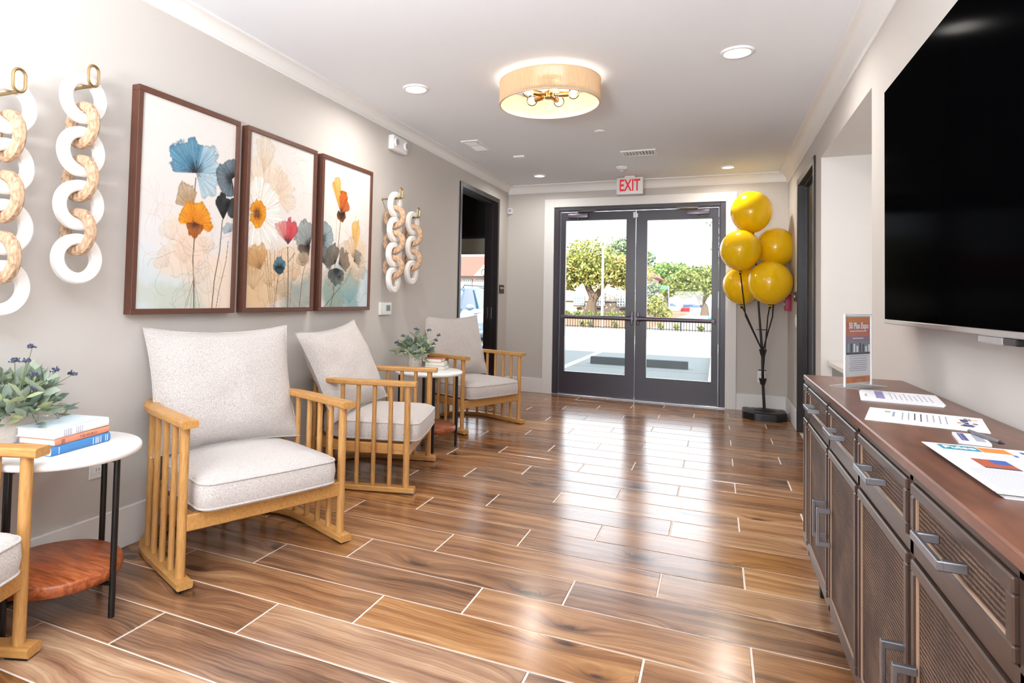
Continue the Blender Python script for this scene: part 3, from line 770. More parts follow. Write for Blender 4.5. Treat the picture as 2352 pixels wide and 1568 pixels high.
for xw in (10.15, 11.65, 13.3):
    bwin(xw, xw + 0.75, 0.74, 1.34, 4, 3); part('air_conditioner', 'house_trim', [(xw + 0.2, xw + 0.6, -0.1, 0, 0.46, 0.6)])
for xw in (1.1, 2.3, 3.5): bwin(xw, xw + 0.75, 1.98, 2.55, 4, 3)
bm = bmesh.new(); q = [(2.2, 2.86), (3.9, 2.86), (3.05, 3.75)]
Aq = [bm.verts.new((p[0], -0.55, p[1])) for p in q]; Bq = [bm.verts.new((p[0], 2.2, p[1])) for p in q]
bm.faces.new(Aq); bm.faces.new(Bq[::-1]); [bm.faces.new((Aq[i], Bq[i], Bq[(i + 1) % 3], Aq[(i + 1) % 3])) for i in range(3)]
g = obj('gable', bm, 'stucco', b)
bm = bmesh.new(); tube(bm, [(3.05 + 0.2 * math.cos(a * math.pi / 8), -0.56, 3.15 + 0.24 * math.sin(a * math.pi / 8)) for a in range(16)], 0.03, 6, True); obj('round_vent', bm, 'house_trim', g)
part('tower', 'stucco', [(0.9, 2.3, 3, 4.6, 2.9, 4.0)])
bm = bmesh.new(); Aq = [bm.verts.new(p) for p in ((0.7, 2.8, 4.0), (2.5, 2.8, 4.0), (2.5, 4.8, 4.0), (0.7, 4.8, 4.0))]; t_ = bm.verts.new((1.6, 3.8, 4.45))
bm.faces.new(Aq[::-1]); [bm.faces.new((Aq[i], Aq[(i + 1) % 4], t_)) for i in range(4)]
obj('tower_roof', bm, 'roof_red', b)

# cars
def car(name, label, loc, rotz, paint, scale=1.0, kind='wagon'):
    t = thing(name, label, 'car', loc, rotz)
    L2, W2 = 2.3 * scale, 0.9 * scale
    # body: lofted sections along x (front at +x)
    secs = [(-1.0, 0.30, 0.82, 0.90), (-0.96, 0.24, 0.92, 0.97), (-0.6, 0.2, 0.95, 1.0), (0.3, 0.2, 0.92, 1.0), (0.62, 0.2, 0.88, 0.99), (0.9, 0.22, 0.76, 0.94), (1.0, 0.3, 0.62, 0.8)]
    def loft(bm, secs, top_in=1.0):
        rings = []
        for sx, z0, z1, wf in secs:
            w_ = W2 * wf
            rings.append([bm.verts.new((sx * L2, y * w_, z * scale)) for y, z in ((-0.92, z0), (-1, z0 + 0.12), (-1, (z0 + z1) / 2 + 0.1), (-0.9 * top_in, z1), (0.9 * top_in, z1), (1, (z0 + z1) / 2 + 0.1), (1, z0 + 0.12), (0.92, z0))])
        for a, bb in zip(rings, rings[1:]):
            for i in range(8): bm.faces.new((a[i], a[(i + 1) % 8], bb[(i + 1) % 8], bb[i]))
        bm.faces.new(rings[0]); bm.faces.new(rings[-1][::-1])
    bm = bmesh.new(); loft(bm, secs); obj('body', bm, paint, t, True)
    bm = bmesh.new()
    cab = [(-0.92, 0.9, 0.93, 0.9), (-0.78, 0.9, 1.4, 0.86), (-0.2, 0.9, 1.47, 0.86), (0.1, 0.9, 1.44, 0.86), (0.42, 0.9, 0.95, 0.9)] if kind == 'wagon' else [(-0.35, 0.9, 0.95, 0.9), (-0.28, 0.9, 1.42, 0.86), (0.05, 0.9, 1.46, 0.86), (0.35, 0.9, 0.95, 0.9)]
    rings = []
    for sx, z0, z1, wf in cab:
        w_ = W2 * wf; rings.append([bm.verts.new((sx * L2, y * w_, z * scale)) for y, z in ((-1, z0), (-0.8, z1), (0.8, z1), (1, z0))])
    for a, bb in zip(rings, rings[1:]):
        for i in range(3): bm.faces.new((a[i], a[i + 1], bb[i + 1], bb[i]))
    bm.faces.new(rings[0]); bm.faces.new(rings[-1][::-1])
    obj('windows', bm, 'car_glass', t, True)
    bm = bmesh.new(); r0 = cab[1]; r1 = cab[-2]
    bx(bm, r0[0] * L2, r1[0] * L2, -0.8 * 0.86 * W2, 0.8 * 0.86 * W2, 1.40 * scale, 1.48 * scale, 0.03)
    for sx in ([-0.55, -0.15] if kind == 'wagon' else [0.0]):
        for s in (-1, 1): tube(bm, [(sx * L2, s * W2 * 0.9, 0.92 * scale), (sx * L2 - 0.02, s * W2 * 0.72, 1.42 * scale)], 0.035 * scale, 6)
    obj('roof', bm, paint, t, True)
    if kind == 'wagon':
        bm = bmesh.new()
        for s in (-1, 1): tube(bm, [(r0[0] * L2, s * 0.62 * W2, 1.47 * scale), (r0[0] * L2 + 0.1, s * 0.62 * W2, 1.53 * scale), (r1[0] * L2 - 0.1, s * 0.62 * W2, 1.53 * scale), (r1[0] * L2, s * 0.62 * W2, 1.46 * scale)], 0.018, 6)
        obj('roof_rack', bm, 'black_plastic', t)
    for s in (-1, 1):
        bm = bmesh.new(); sphere(bm, (0, 0, 0), 0.11 * scale, (0.6, 1.0, 0.7), 10, 8); obj('mirror', bm, paint, t, True, loc=(0.33 * L2, s * W2 * 1.06, 0.98 * scale))
        for hx_ in (-0.42, -0.02): boxo('door_handle', (hx_ * L2 - 0.09, hx_ * L2 + 0.09, s * W2 - 0.03, s * W2 + 0.03, 0.82 * scale, 0.85 * scale), paint, t, 0.008)
    for sx in (-0.62, 0.62):
        for s in (-1, 1):
            bm = bmesh.new(); cyl(bm, (0, -0.11, 0), (0, 0.11, 0), 0.32 * scale, n=18); wv_ = obj('wheel', bm, 'tyre', t, True, loc=(sx * L2, s * (W2 - 0.1), 0.32 * scale))
            bm = bmesh.new(); cyl(bm, (0, -0.115, 0), (0, 0.115, 0), 0.2 * scale, n=12); obj('hubcap', bm, 'steel', wv_)
    bm = bmesh.new()
    for s in (-1, 1): bx(bm, -1.005 * L2, -0.97 * L2, s * 0.7 * W2 - 0.12, s * 0.7 * W2 + 0.12, 0.66 * scale, 0.8 * scale, 0.01)
    obj('tail_lights', bm, 'ink_red', t)
    return t
car('station_wagon', 'blue-grey station wagon with roof rails parked outside the office window', (-6.4, 14.75, -0.12), R(-90), 'car_blue')
car('pickup_truck', 'red pickup parked on the road under the oak', (-3.3, 85, GZ - 0.35), R(90), 'car_red', 0.95, 'pickup')
car('parked_car', 'white car parked beside the red pickup near the oak trunk', (-1.5, 78, GZ - 0.35), R(75), 'car_white', 0.95)
car('parked_car', 'white car parked behind the street sign pole', (-6.0, 93, GZ - 0.35), R(20), 'car_white', 0.9)
p = thing('street_sign', 'green street sign on a tall thin pole across the road', 'sign', (-3.75, 56, GZ))
bm = bmesh.new(); cyl(bm, (0, 0, 0), (0, 0, 2.5), 0.04, n=8); obj('pole', bm, 'grey_plastic', p); boxo('sign_panel', (-0.95, -0.05, -0.02, 0.02, 2.2, 2.5), 'sign_green', p)
p = thing('street_marker', 'small blue marker on a white post by the sidewalk', 'sign', (-0.27, 30, GZ))
bm = bmesh.new(); cyl(bm, (0, 0, 0), (0, 0, 0.9), 0.03, n=8); obj('post', bm, 'white_plastic', p); boxo('sign_panel', (-0.09, 0.09, -0.05, -0.03, 0.25, 0.5), 'sign_blue', p)

# ================================================================== FURNITURE
# ---- barrel armchair: local front +x
CW, CF, CB = 0.352, 0.315, -0.325
def u_path(w, front, back, n=14, straight=0.02):
    """horseshoe from right-front round the back to left-front"""
    pts = [(front, -w), (front * 0.66, -w * 1.0), (front * 0.33 + straight, -w)]
    for i in range(n + 1):
        a = -math.pi / 2 - math.pi * i / n
        ca, sa = math.cos(a), math.sin(a)
        e = 0.86
        pts.append((straight + (straight - back) * math.copysign(abs(ca) ** e, ca), w * math.copysign(abs(sa) ** e, sa)))
    pts += [(front * 0.33 + straight, w), (front * 0.66, w), (front, w)]
    return pts
def resample(pts, n):
    d = [0.0]
    for a, b2 in zip(pts, pts[1:]): d.append(d[-1] + math.dist(a, b2))
    out = []
    for i in range(n):
        t = d[-1] * i / (n - 1); j = 0
        while j < len(d) - 2 and d[j + 1] < t: j += 1
        u = (t - d[j]) / max(1e-9, d[j + 1] - d[j]); out.append(tuple(pts[j][k] + (pts[j + 1][k] - pts[j][k]) * u for k in range(len(pts[0]))))
    return out
def rail_prof(hw, z0, z1, b=0.005):
    return [(-hw + b, z0), (hw - b, z0), (hw, z0 + b), (hw, z1 - b), (hw - b, z1), (-hw + b, z1), (-hw, z1 - b), (-hw, z0 + b)]
def puffy(outline, rings):
    """closed cushion from a plan outline and [(scale, z)] rings"""
    bm = bmesh.new(); n = len(outline)
    c = (sum(p[0] for p in outline) / n, sum(p[1] for p in outline) / n); rr = []
    for s, z in rings:
        if s <= 0: rr.append([bm.verts.new((c[0], c[1], z))]); continue
        rr.append([bm.verts.new((c[0] + (p[0] - c[0]) * s, c[1] + (p[1] - c[1]) * s, z)) for p in outline])
    for a, b2 in zip(rr, rr[1:]):
        for i in range(n):
            i2 = (i + 1) % n
            if len(a) == 1: bm.faces.new((a[0], b2[i2], b2[i]))
            elif len(b2) == 1: bm.faces.new((a[i], a[i2], b2[0]))
            else: bm.faces.new((a[i], a[i2], b2[i2], b2[i]))
    return bm
def pillow(w, h, t, seed=0, nu=26, nv=22):
    """upright loose cushion in the local yz plane, thickness along x, bottom edge at z = 0"""
    bm = bmesh.new(); g = {}
    for side in (1, -1):
        for i in range(nu + 1):
            for j in range(nv + 1):
                u, v = -1 + 2 * i / nu, -1 + 2 * j / nv
                edge = i in (0, nu) or j in (0, nv)
                if side == -1 and edge: g[(side, i, j)] = g[(1, i, j)]; continue
                yy = u * w / 2 * (1 - 0.075 * (1 - v * v) + 0.0)
                zz = v * h / 2 * (1 - 0.075 * (1 - u * u))
                th = t / 2 * max(0.0, (1 - abs(u) ** 2.6) * (1 - abs(v) ** 2.6)) ** 0.55
                nz = mnoise.noise(Vector((u * 2.2 + seed, v * 2.2, side * 3.0))) * 0.014 * (1 if not edge else 0)
                nz += mnoise.noise(Vector((u * 6 + seed, v * 6, side))) * 0.004 * (0 if edge else 1)
                sag = -0.012 * (1 - u * u) if v > 0.9 else 0
                g[(side, i, j)] = bm.verts.new((side * th + (nz if not edge else 0), yy, h / 2 + zz + sag))
    for side in (1, -1):
        for i in range(nu):
            for j in range(nv):
                q = [g[(side, i, j)], g[(side, i + 1, j)], g[(side, i + 1, j + 1)], g[(side, i, j + 1)]]
                bm.faces.new(q if side == 1 else q[::-1])
    rim = [g[(1, i, 0)].co.copy() for i in range(nu)] + [g[(1, nu, j)].co.copy() for j in range(nv)] + [g[(1, i, nv)].co.copy() for i in range(nu, 0, -1)] + [g[(1, 0, j)].co.copy() for j in range(nv, 0, -1)]
    return bm, rim
def make_chair():
    t = thing('barrel_armchair', 'armchair', 'armchair')
    path = u_path(CW, CF, CB)
    top = [(p[0], p[1], 0) for p in u_path(CW, CF + 0.05, CB)]
    bm = bmesh.new(); sweep(bm, top, rail_prof(0.032, 0.592, 0.62)); obj('arm_rail', bm, 'oak_rail', t, True, angle=30)
    bm = bmesh.new(); sweep(bm, top, rail_prof(0.03, 0.006, 0.036)); rn = obj('base_runner', bm, 'oak_rail', t, True, angle=30)
    for x_, y_ in ((CF + 0.01, -CW), (CF + 0.01, CW), (CB + 0.02, 0)):
        bm = bmesh.new(); bx(bm, x_ - 0.035, x_ + 0.035, y_ - 0.024, y_ + 0.024, 0.0, 0.007); obj('glide_pad', bm, 'black', rn)
    sp = resample(path, 19)
    bm = bmesh.new(); cyl(bm, (0, 0, 0.03), (0, 0, 0.6), 0.0125, n=10); m1 = mesh('spindle', bm, 'oak', True)
    bm = bmesh.new(); cyl(bm, (0, 0, 0.03), (0, 0, 0.6), 0.018, n=12); m2 = mesh('front_post', bm, 'oak', True)
    for i, (x_, y_) in enumerate(sp):
        e = i in (0, 18); link('front_post' if e else 'spindle', m2 if e else m1, t, (x_, y_, 0))
    inner = [(p[0], p[1], 0) for p in u_path(CW - 0.034, CF, CB + 0.034)]
    bm = bmesh.new(); sweep(bm, inner, rail_prof(0.013, 0.205, 0.262, 0.003)); obj('seat_rail', bm, 'oak_rail', t, True, angle=30)
    boxo('front_rail', (CF - 0.016, CF + 0.012, -CW + 0.012, CW - 0.012, 0.2, 0.262), 'oak_rail', t, 0.004)
    bm = bmesh.new()
    for y_ in (-0.2, 0, 0.2): bx(bm, CB + 0.06, CF - 0.016, y_ - 0.03, y_ + 0.03, 0.235, 0.25)
    obj('seat_slats', bm, 'oak_rail', t)
    # seat cushion
    w_ = CW - 0.05; fr = CF + 0.055
    out = [(p[0], p[1]) for p in u_path(w_, fr - 0.05, CB + 0.06, 20)]
    corner = lambda s: [(fr - 0.05 + 0.05 * math.sin(a), s * (w_ - 0.05 + 0.05 * math.cos(a))) for a in [math.pi / 2 * k / 5 for k in range(1, 6)]]
    front = corner(1) + [(fr + 0.006 * math.sin(math.pi * k / 8), w_ - 0.05 - (2 * w_ - 0.1) * k / 8) for k in range(1, 8)] + corner(-1)[::-1]
    out = out + front
    sc = puffy(out, [(0, 0.262), (0.6, 0.262), (0.95, 0.266), (0.985, 0.274), (1.0, 0.29), (1.012, 0.325), (1.0, 0.362), (0.985, 0.376), (0.95, 0.386), (0.85, 0.398), (0.65, 0.41), (0.35, 0.418), (0, 0.42)])
    cu = obj('seat_cushion', sc, 'fabric', t, True, angle=60)
    for z_, s_ in ((0.279, 0.995), (0.372, 0.995)):
        n = len(out); c0 = (sum(p[0] for p in out) / n, sum(p[1] for p in out) / n)
        bm = bmesh.new(); tube(bm, [(c0[0] + (p[0] - c0[0]) * s_, c0[1] + (p[1] - c0[1]) * s_, z_) for p in out], 0.0045, 6, True); obj('piping', bm, 'fabric', cu, True)
    # back cushion
    bm, rim = pillow(0.70, 0.56, 0.19)
    bc = obj('back_cushion', bm, 'fabric', t, True, loc=(-0.055, 0, 0.398), rot=(0, R(-17), 0), angle=60)
    bm = bmesh.new(); tube(bm, rim, 0.0035, 6, True); obj('piping', bm, 'fabric', bc, True)
    return t
CHG = 'slatted oak armchairs along the wall'
def place(ch, xy, deg, label):
    ch.location = (xy[0], xy[1], 0); ch.rotation_euler = (0, 0, R(deg)); tag(ch, label, 'armchair', CHG)
proto = make_chair()
def chair_at(front_mid, deg, label, src=None):
    c_ = proto if src is None else copy_tree(proto)
    f = CF + 0.05
    place(c_, (front_mid[0] - f * math.cos(R(deg)), front_mid[1] - f * math.sin(R(deg))), deg, label)
    return c_
chair_at((-1.635, 2.068), -23.3, 'oak spindle armchair with upright grey cushion below the blue-bloom flower panel')
cC = chair_at((-1.625, 3.49), 15.0, 'oak spindle armchair turned away, its grey back cushion slumped sideways', 1)
for ch in cC.children:
    if ch.name.startswith('back_cushion'):
        ch.rotation_euler = (R(5), R(-26), R(-14)); ch.location = (-0.03, -0.05, 0.40)
chair_at((-1.69, 5.0), -23.3, 'oak spindle armchair standing before the dark office doorway', 1)
chair_at((-1.735, 0.918), 20.0, 'oak spindle armchair next to the stack of blue and coral books', 1)

# ---- side tables
def side_table(label, c_, a0):
    t = thing('side_table', label, 'side table', (c_[0], c_[1], 0), 0, 'round side tables between the armchairs')
    bm = bmesh.new(); lathe(bm, [(0, 0.53), (0.238, 0.53), (0.247, 0.534), (0.25, 0.541), (0.25, 0.549), (0.247, 0.554), (0.242, 0.556), (0, 0.556)], 56); obj('table_top', bm, 'table_white', t, True, angle=50)
    bm = bmesh.new()
    prof = [(0, 0.118), (0.188, 0.118), (0.2, 0.124), (0.205, 0.14), (0.203, 0.156), (0.196, 0.163), (0, 0.164)]
    lathe(bm, prof, 48)
    for v in bm.verts:
        r = math.hypot(v.co.x, v.co.y)
        if r > 0.15:
            a = math.atan2(v.co.y, v.co.x); k_ = 1 + 0.012 * math.sin(3 * a + 1) + 0.008 * math.sin(7 * a); v.co.x *= k_; v.co.y *= k_
    obj('lower_shelf', bm, 'cherry', t, True, angle=50)
    bm = bmesh.new(); cyl(bm, (0, 0, 0), (0, 0, 0.53), 0.0105, n=12); lm = mesh('leg', bm, 'table_black', True)
    for k_ in range(4):
        a = R(a0 + 90 * k_); link('leg', lm, t, (0.214 * math.cos(a), 0.214 * math.sin(a), 0))
    for k_ in range(2):
        a = R(a0 + 90 * k_); dx, dy = 0.214 * math.cos(a), 0.214 * math.sin(a)
        for z_ in (0.521, 0.109):
            bm = bmesh.new(); tube(bm, [(-dx, -dy, z_), (dx, dy, z_)], 0.008, 8); obj('cross_bar', bm, 'table_black', t, True)
side_table('round white-topped side table carrying the blue, coral and pale blue books', (-2.063, 1.455), 14)
side_table('round white-topped side table carrying the rust and teal books', (-1.945, 4.19), 35)

# ---- books
def book(label, loc, rotz, length, width, thick, cover, spine=None, group=None, titles=()):
    """spine on local +x side, long side along y; origin at the book's base centre"""
    t = thing('book', label, 'book', loc, rotz, group)
    L2, W2 = length / 2, width / 2; c_ = 0.0022
    bm = bmesh.new(); bx(bm, -W2, W2 - 0.003, -L2, L2, 0, c_, 0.0006); bx(bm, -W2, W2 - 0.003, -L2, L2, thick - c_, thick, 0.0006)
    obj('cover', bm, cover, t)
    bm = bmesh.new(); n = 7; pr = []
    for i in range(n + 1):
        a = -math.pi / 2 + math.pi * i / n; pr.append((W2 - 0.004 + 0.006 * math.cos(a), thick / 2 + thick / 2 * math.sin(a)))
    inn = [(p[0] - 0.0025, p[1]) for p in pr[::-1]]
    poly = pr + inn; A_ = [bm.verts.new((p[0], -L2, p[1])) for p in poly]; B_ = [bm.verts.new((p[0], L2, p[1])) for p in poly]
    bm.faces.new(A_); bm.faces.new(B_[::-1])
    for i in range(len(poly)): bm.faces.new((A_[i], B_[i], B_[(i + 1) % len(poly)], A_[(i + 1) % len(poly)]))
    so = obj('spine', bm, spine or cover, t, True)
    boxo('pages', (-W2 + 0.004, W2 - 0.004, -L2 + 0.004, L2 - 0.004, c_, thick - c_), 'book_paper', t)
    for kind, y_, s_, m_ in titles:
        if kind == '|':
            bm = bmesh.new(); bx(bm, W2 + 0.0018, W2 + 0.0024, y_ - 0.0012, y_ + 0.0012, thick * 0.15, thick * 0.85); obj('gilt_line', bm, m_, so)
        else:
            text('lettering', kind, s_, m_, so, (W2 + 0.0021, y_, thick / 2), (R(90), 0, R(90)))
    return t
BG = 'books stacked on the near side table'
book('blue cloth book at the bottom of the stack of three', (-2.055, 1.45, 0.556), R(9), 0.245, 0.165, 0.031, 'book_blue', None, BG, [('|', -0.095, 0, 'ink_white'), ('|', 0.045, 0, 'ink_white'), ('|', 0.078, 0, 'ink_white'), ('|', 0.1, 0, 'ink_white'), ('|', 0.056, 0, 'ink_white'), ('|', 0.062, 0, 'ink_white'), ('|', 0.069, 0, 'ink_white'), ('|', 0.108, 0, 'ink_white')])
book('coral book in the middle of the stack of three', (-2.05, 1.455, 0.587), R(10), 0.232, 0.15, 0.022, 'book_coral', None, BG, [('THE WORLD', 0.02, 0.013, 'ink_brown'), ('|', -0.09, 0, 'ink_brown'), ('|', -0.085, 0, 'ink_brown'), ('|', -0.08, 0, 'ink_brown')])
book('pale blue book with white spine on top of the stack', (-2.055, 1.453, 0.609), R(11), 0.232, 0.156, 0.031, 'book_sky', 'book_white', BG, [('|', -0.08 + 0.007 * q, 0, 'ink_soft') for q in range(5)] + [('|', -0.03 + 0.008 * q, 0, 'ink_soft') for q in range(4)])
BG2 = 'books stacked on the far side table'
book('grey-teal book at the bottom of the stack with the rust book', (-1.93, 4.30, 0.556), R(96), 0.155, 0.13, 0.031, 'book_teal', None, BG2)
book('pale book in the middle of the stack with the rust book', (-1.935, 4.30, 0.587), R(102), 0.15, 0.125, 0.024, 'book_pale', None, BG2)
book('rust-red book on top of its stack, next to the potted plant', (-1.955, 4.30, 0.611), R(98), 0.15, 0.125, 0.025, 'book_rust', None, BG2)

# ---- potted plants
bm = bmesh.new()
lv = [(0, 0, 0), (0.28, 0.24, 0.04), (0.62, 0.24, 0.06), (1, 0, 0.0), (0.62, -0.24, 0.06), (0.28, -0.24, 0.04), (0.45, 0, -0.03)]
vv = [bm.verts.new(p) for p in lv]
for a, b2 in ((0, 1), (1, 2), (2, 3), (3, 4), (4, 5), (5, 0)): bm.faces.new((vv[a], vv[b2], vv[6]))
LEAF = mesh('leaf', bm, 'sage', True, 80)
def plant(label, loc, pr, ph, fr, nspr, seed, berries, scale=1.0, xmin=-9.0):
    rng = random.Random(seed)
    t = thing('potted_plant', label, 'plant', loc, group='potted sage plants on the side tables')
    bm = bmesh.new(); lathe(bm, [(0, 0), (pr * 0.86, 0), (pr * 0.92, 0.01), (pr * 0.98, ph * 0.55), (pr, ph), (pr * 0.93, ph), (pr * 0.9, ph * 0.85), (0, ph * 0.85)], 28)
    obj('pot', bm, 'pot', t, True)
    bm = bmesh.new(); lathe(bm, [(0, ph * 0.87), (pr * 0.9, ph * 0.86)], 16); obj('soil', bm, 'soil', t)
    for k_ in range(nspr):
        a = 2 * math.pi * (k_ * 0.618) ; el = rng.uniform(0.05, 1.35); ln = fr * rng.uniform(0.7, 1.05) * (0.85 + 0.2 * math.sin(el))
        d = Vector((math.cos(a) * math.cos(el), math.sin(a) * math.cos(el), math.sin(el)))
        if d.x < 0 and xmin > -1: d.x *= 0.4
        p0 = Vector((math.cos(a) * pr * 0.4, math.sin(a) * pr * 0.4, ph * 0.85))
        pts = [p0 + d * ln * s + Vector((0, 0, 0.05 * s * (1 - s) * 2 - 0.035 * s * s * (1 - el / 1.4))) for s in (0, 0.35, 0.7, 1)]
        bm = bmesh.new(); tube(bm, pts, [0.0022 * scale, 0.0018 * scale, 0.0014 * scale, 0.001 * scale], 5); s_ = obj('sprig', bm, 'stem', t)
        for q in range(6):
            u = 0.35 + 0.65 * q / 5; i = min(2, int(u * 3)); f = u * 3 - i
            p_ = pts[i] + (pts[i + 1] - pts[i]) * f if i < 3 else pts[3]
            o = link('leaf', LEAF, s_, p_)
            ld = (d * 0.8 + Vector((rng.uniform(-1, 1), rng.uniform(-1, 1), rng.uniform(-0.5, 0.9)))).normalized()
            if p_.x + ld.x * fr * 0.5 < xmin: ld.x = abs(ld.x)
            o.rotation_euler = (ld.to_track_quat('X', 'Z') @ Matrix.Rotation(rng.uniform(-0.8, 0.8), 3, 'X').to_quaternion()).to_euler()
            k2 = fr * rng.uniform(0.33, 0.50); o.scale = (k2, k2, k2)
    for (dx, dy, dz) in berries:
        tip = Vector((dx, dy, dz)); p0 = Vector((dx * 0.15, dy * 0.15, ph * 0.85))
        bm = bmesh.new(); tube(bm, [p0, (p0 + tip) / 2 + Vector((0, 0, 0.02)), tip], [0.002 * scale, 0.0016 * scale, 0.0012 * scale], 5); s_ = obj('flower_stalk', bm, 'stem', t)
        bm = bmesh.new()
        for q in range(22):
            v_ = Vector((rng.gauss(0, 1), rng.gauss(0, 1), abs(rng.gauss(0, 0.7)))).normalized() * 0.017 * scale * rng.uniform(0.6, 1)
            tube(bm, [tip, tip + v_], 0.0006 * scale, 3, caps=False); bmesh.ops.create_icosphere(bm, subdivisions=1, radius=0.0032 * scale, matrix=Matrix.Translation(tip + v_))
        obj('berry_cluster', bm, 'berry', s_)
plant('sage-leaved plant with blue berry sprigs in a pale pot beside the blue book', (-2.2, 1.375, 0.556), 0.07, 0.125, 0.15, 44, 4,
      [(0.03, 0.03, 0.335), (0.02, -0.02, 0.29), (0.05, 0.0, 0.29), (0.07, 0.09, 0.25), (0.09, 0.0, 0.245), (0.1, -0.02, 0.2), (0.0, -0.08, 0.24), (0.06, 0.16, 0.23)], 1.0, -0.105)
plant('sage-leaved plant with blue berry sprigs in a pale pot beside the rust-red book', (-2.085, 4.245, 0.556), 0.062, 0.115, 0.14, 36, 9,
      [(-0.06, -0.09, 0.24), (-0.09, -0.14, 0.19), (0.0, 0.0, 0.29), (0.06, 0.1, 0.28), (0.12, 0.16, 0.24), (0.1, 0.14, 0.2), (0.09, 0.13, 0.17)], 1.15)

# ================================================================== WALL ART
def smooth(a, b, x):
    t = np.clip((x - a) / (b - a), 0, 1); return t * t * (3 - 2 * t)
def vnoise(X, Y, seed):
    """smooth value noise"""
    rng = np.random.default_rng(seed); G = rng.random((64, 64))
    xi = np.floor(X).astype(int); yi = np.floor(Y).astype(int); fx = X - xi; fy_ = Y - yi
    fx = fx * fx * (3 - 2 * fx); fy_ = fy_ * fy_ * (3 - 2 * fy_)
    g = lambda a, b2: G[a % 64, b2 % 64]
    return (g(xi, yi) * (1 - fx) + g(xi + 1, yi) * fx) * (1 - fy_) + (g(xi, yi + 1) * (1 - fx) + g(xi + 1, yi + 1) * fx) * fy_
def fbm(X, Y, seed, o=4):
    s = 0; a = 0.5
    for i in range(o): s = s + a * vnoise(X * 2 ** i, Y * 2 ** i, seed + i); a *= 0.5
    return s / (1 - 0.5 ** o)
class Canvas:
    def __init__(self, w, h, nx, ny, seed):
        self.w, self.h, self.nx, self.ny, self.seed = w, h, nx, ny, seed
        x = np.linspace(0, w, nx + 1); y = np.linspace(0, h, ny + 1); self.X, self.Y = np.meshgrid(x, y)
        self.C = np.zeros(self.X.shape + (3,)); self.C[:] = (227, 222, 219)
        self.wob = fbm(self.X * 14, self.Y * 14, seed)
    def lay(self, a, col, tex=None):
        col = np.array(col, float)
        if col.ndim == 1: col = np.broadcast_to(col, self.C.shape)
        a = np.clip(a, 0, 1)[..., None]; self.C = self.C * (1 - a) + col * a
    def wash(self, cx, cy, rx, ry, col, a=0.6):
        n = fbm(self.X * 9, self.Y * 9, self.seed + int(cx * 100) + int(cy * 37))
        d = np.sqrt(((self.X - cx) / rx) ** 2 + ((self.Y - cy) / ry) ** 2) + (n - 0.5) * 1.1
        self.lay(1.25 * a * (1 - smooth(0.6, 1.15, d)) * (0.6 + 0.8 * n), col)
    def petal(self, cx, cy, r, a0, a1, c_out, c_in, c_core, core=0.22, alpha=0.95, lobes=4, seed=0, squash=1.0):
        """fan of petals about a point, angles in degrees"""
        dx, dy = self.X - cx, (self.Y - cy) / squash; rho = np.hypot(dx, dy); th = np.degrees(np.arctan2(dy, dx))
        mid, half = (a0 + a1) / 2, (a1 - a0) / 2; da = (th - mid + 180) % 360 - 180; u = da / half
        n = fbm(self.X * 30, self.Y * 30, self.seed + 50 + seed)
        r = r * 1.22
        edge = r * (0.86 + 0.05 * np.abs(np.cos(u * lobes * math.pi / 2)) + 0.42 * (n - 0.5)) * (1 - 0.25 * np.clip(np.abs(u), 0, 1) ** 3)
        m = (1 - smooth(0.96, 1.03, rho / edge)) * (1 - smooth(0.94, 1.04, np.abs(u)))
        st = vnoise(th * 0.55 + 200, rho * 6, self.seed + 9 + seed); st2 = vnoise(th * 1.3 + 300, rho * 10, self.seed + 13 + seed)
        t = np.clip(rho / r + (st - 0.5) * 0.5, 0, 1)
        col = np.array(c_in, float) + (np.array(c_out, float) - np.array(c_in, float)) * t[..., None]
        col = col * (0.80 + 0.34 * st2)[..., None]
        k_ = (1 - smooth(core * 0.5, core * 1.6, rho / r + (st - 0.5) * 0.3))[..., None]
        col = col * (1 - k_) + np.array(c_core, float) * k_
        rim = smooth(0.86, 0.97, rho / edge)[..., None] * 0.35; col = col * (1 - rim) + np.array(c_core, float) * rim * 0.6 + col * rim * 0.4
        self.lay(m * alpha * (0.82 + 0.3 * n), np.clip(col, 0, 255))
    def line(self, pts, wd, col, a=0.85):
        best = np.full(self.X.shape, 9.0)
        p = resample(pts, 24)
        for q0, q1 in zip(p, p[1:]):
            vx, vy = q1[0] - q0[0], q1[1] - q0[1]; L2 = vx * vx + vy * vy + 1e-12
            t = np.clip(((self.X - q0[0]) * vx + (self.Y - q0[1]) * vy) / L2, 0, 1)
            best = np.minimum(best, np.hypot(self.X - q0[0] - t * vx, self.Y - q0[1] - t * vy))
        self.lay(a * (1 - smooth(wd * 0.6, wd * 1.6, best)), col)
    def mesh(self, name):
        lin_ = np.clip(self.C / 255, 0, 1); lin_ = np.where(lin_ <= 0.04045, lin_ / 12.92, ((lin_ + 0.055) / 1.055) ** 2.4)
        nx, ny = self.nx, self.ny; n = (nx + 1) * (ny + 1)
        co = np.zeros((n, 3), np.float32); co[:, 1] = self.X.ravel(); co[:, 2] = self.Y.ravel()
        i, j = np.meshgrid(np.arange(nx), np.arange(ny)); a = (j * (nx + 1) + i).ravel()
        f = np.stack([a, a + 1, a + nx + 2, a + nx + 1], 1).astype(np.int32)
        me = bpy.data.meshes.new(name); me.vertices.add(n); me.vertices.foreach_set('co', co.ravel())
        me.loops.add(f.size); me.loops.foreach_set('vertex_index', f.ravel()); me.polygons.add(len(f)); me.polygons.foreach_set('loop_start', np.arange(0, f.size, 4, dtype=np.int32))
        me.update()
        ca = me.color_attributes.new('ink', 'FLOAT_COLOR', 'POINT'); buf = np.ones((n, 4), np.float32); buf[:, :3] = lin_.reshape(-1, 3); ca.data.foreach_set('color', buf.ravel())
        me.materials.append(M['art']); return me
CWD, CHT = 0.575, 0.945
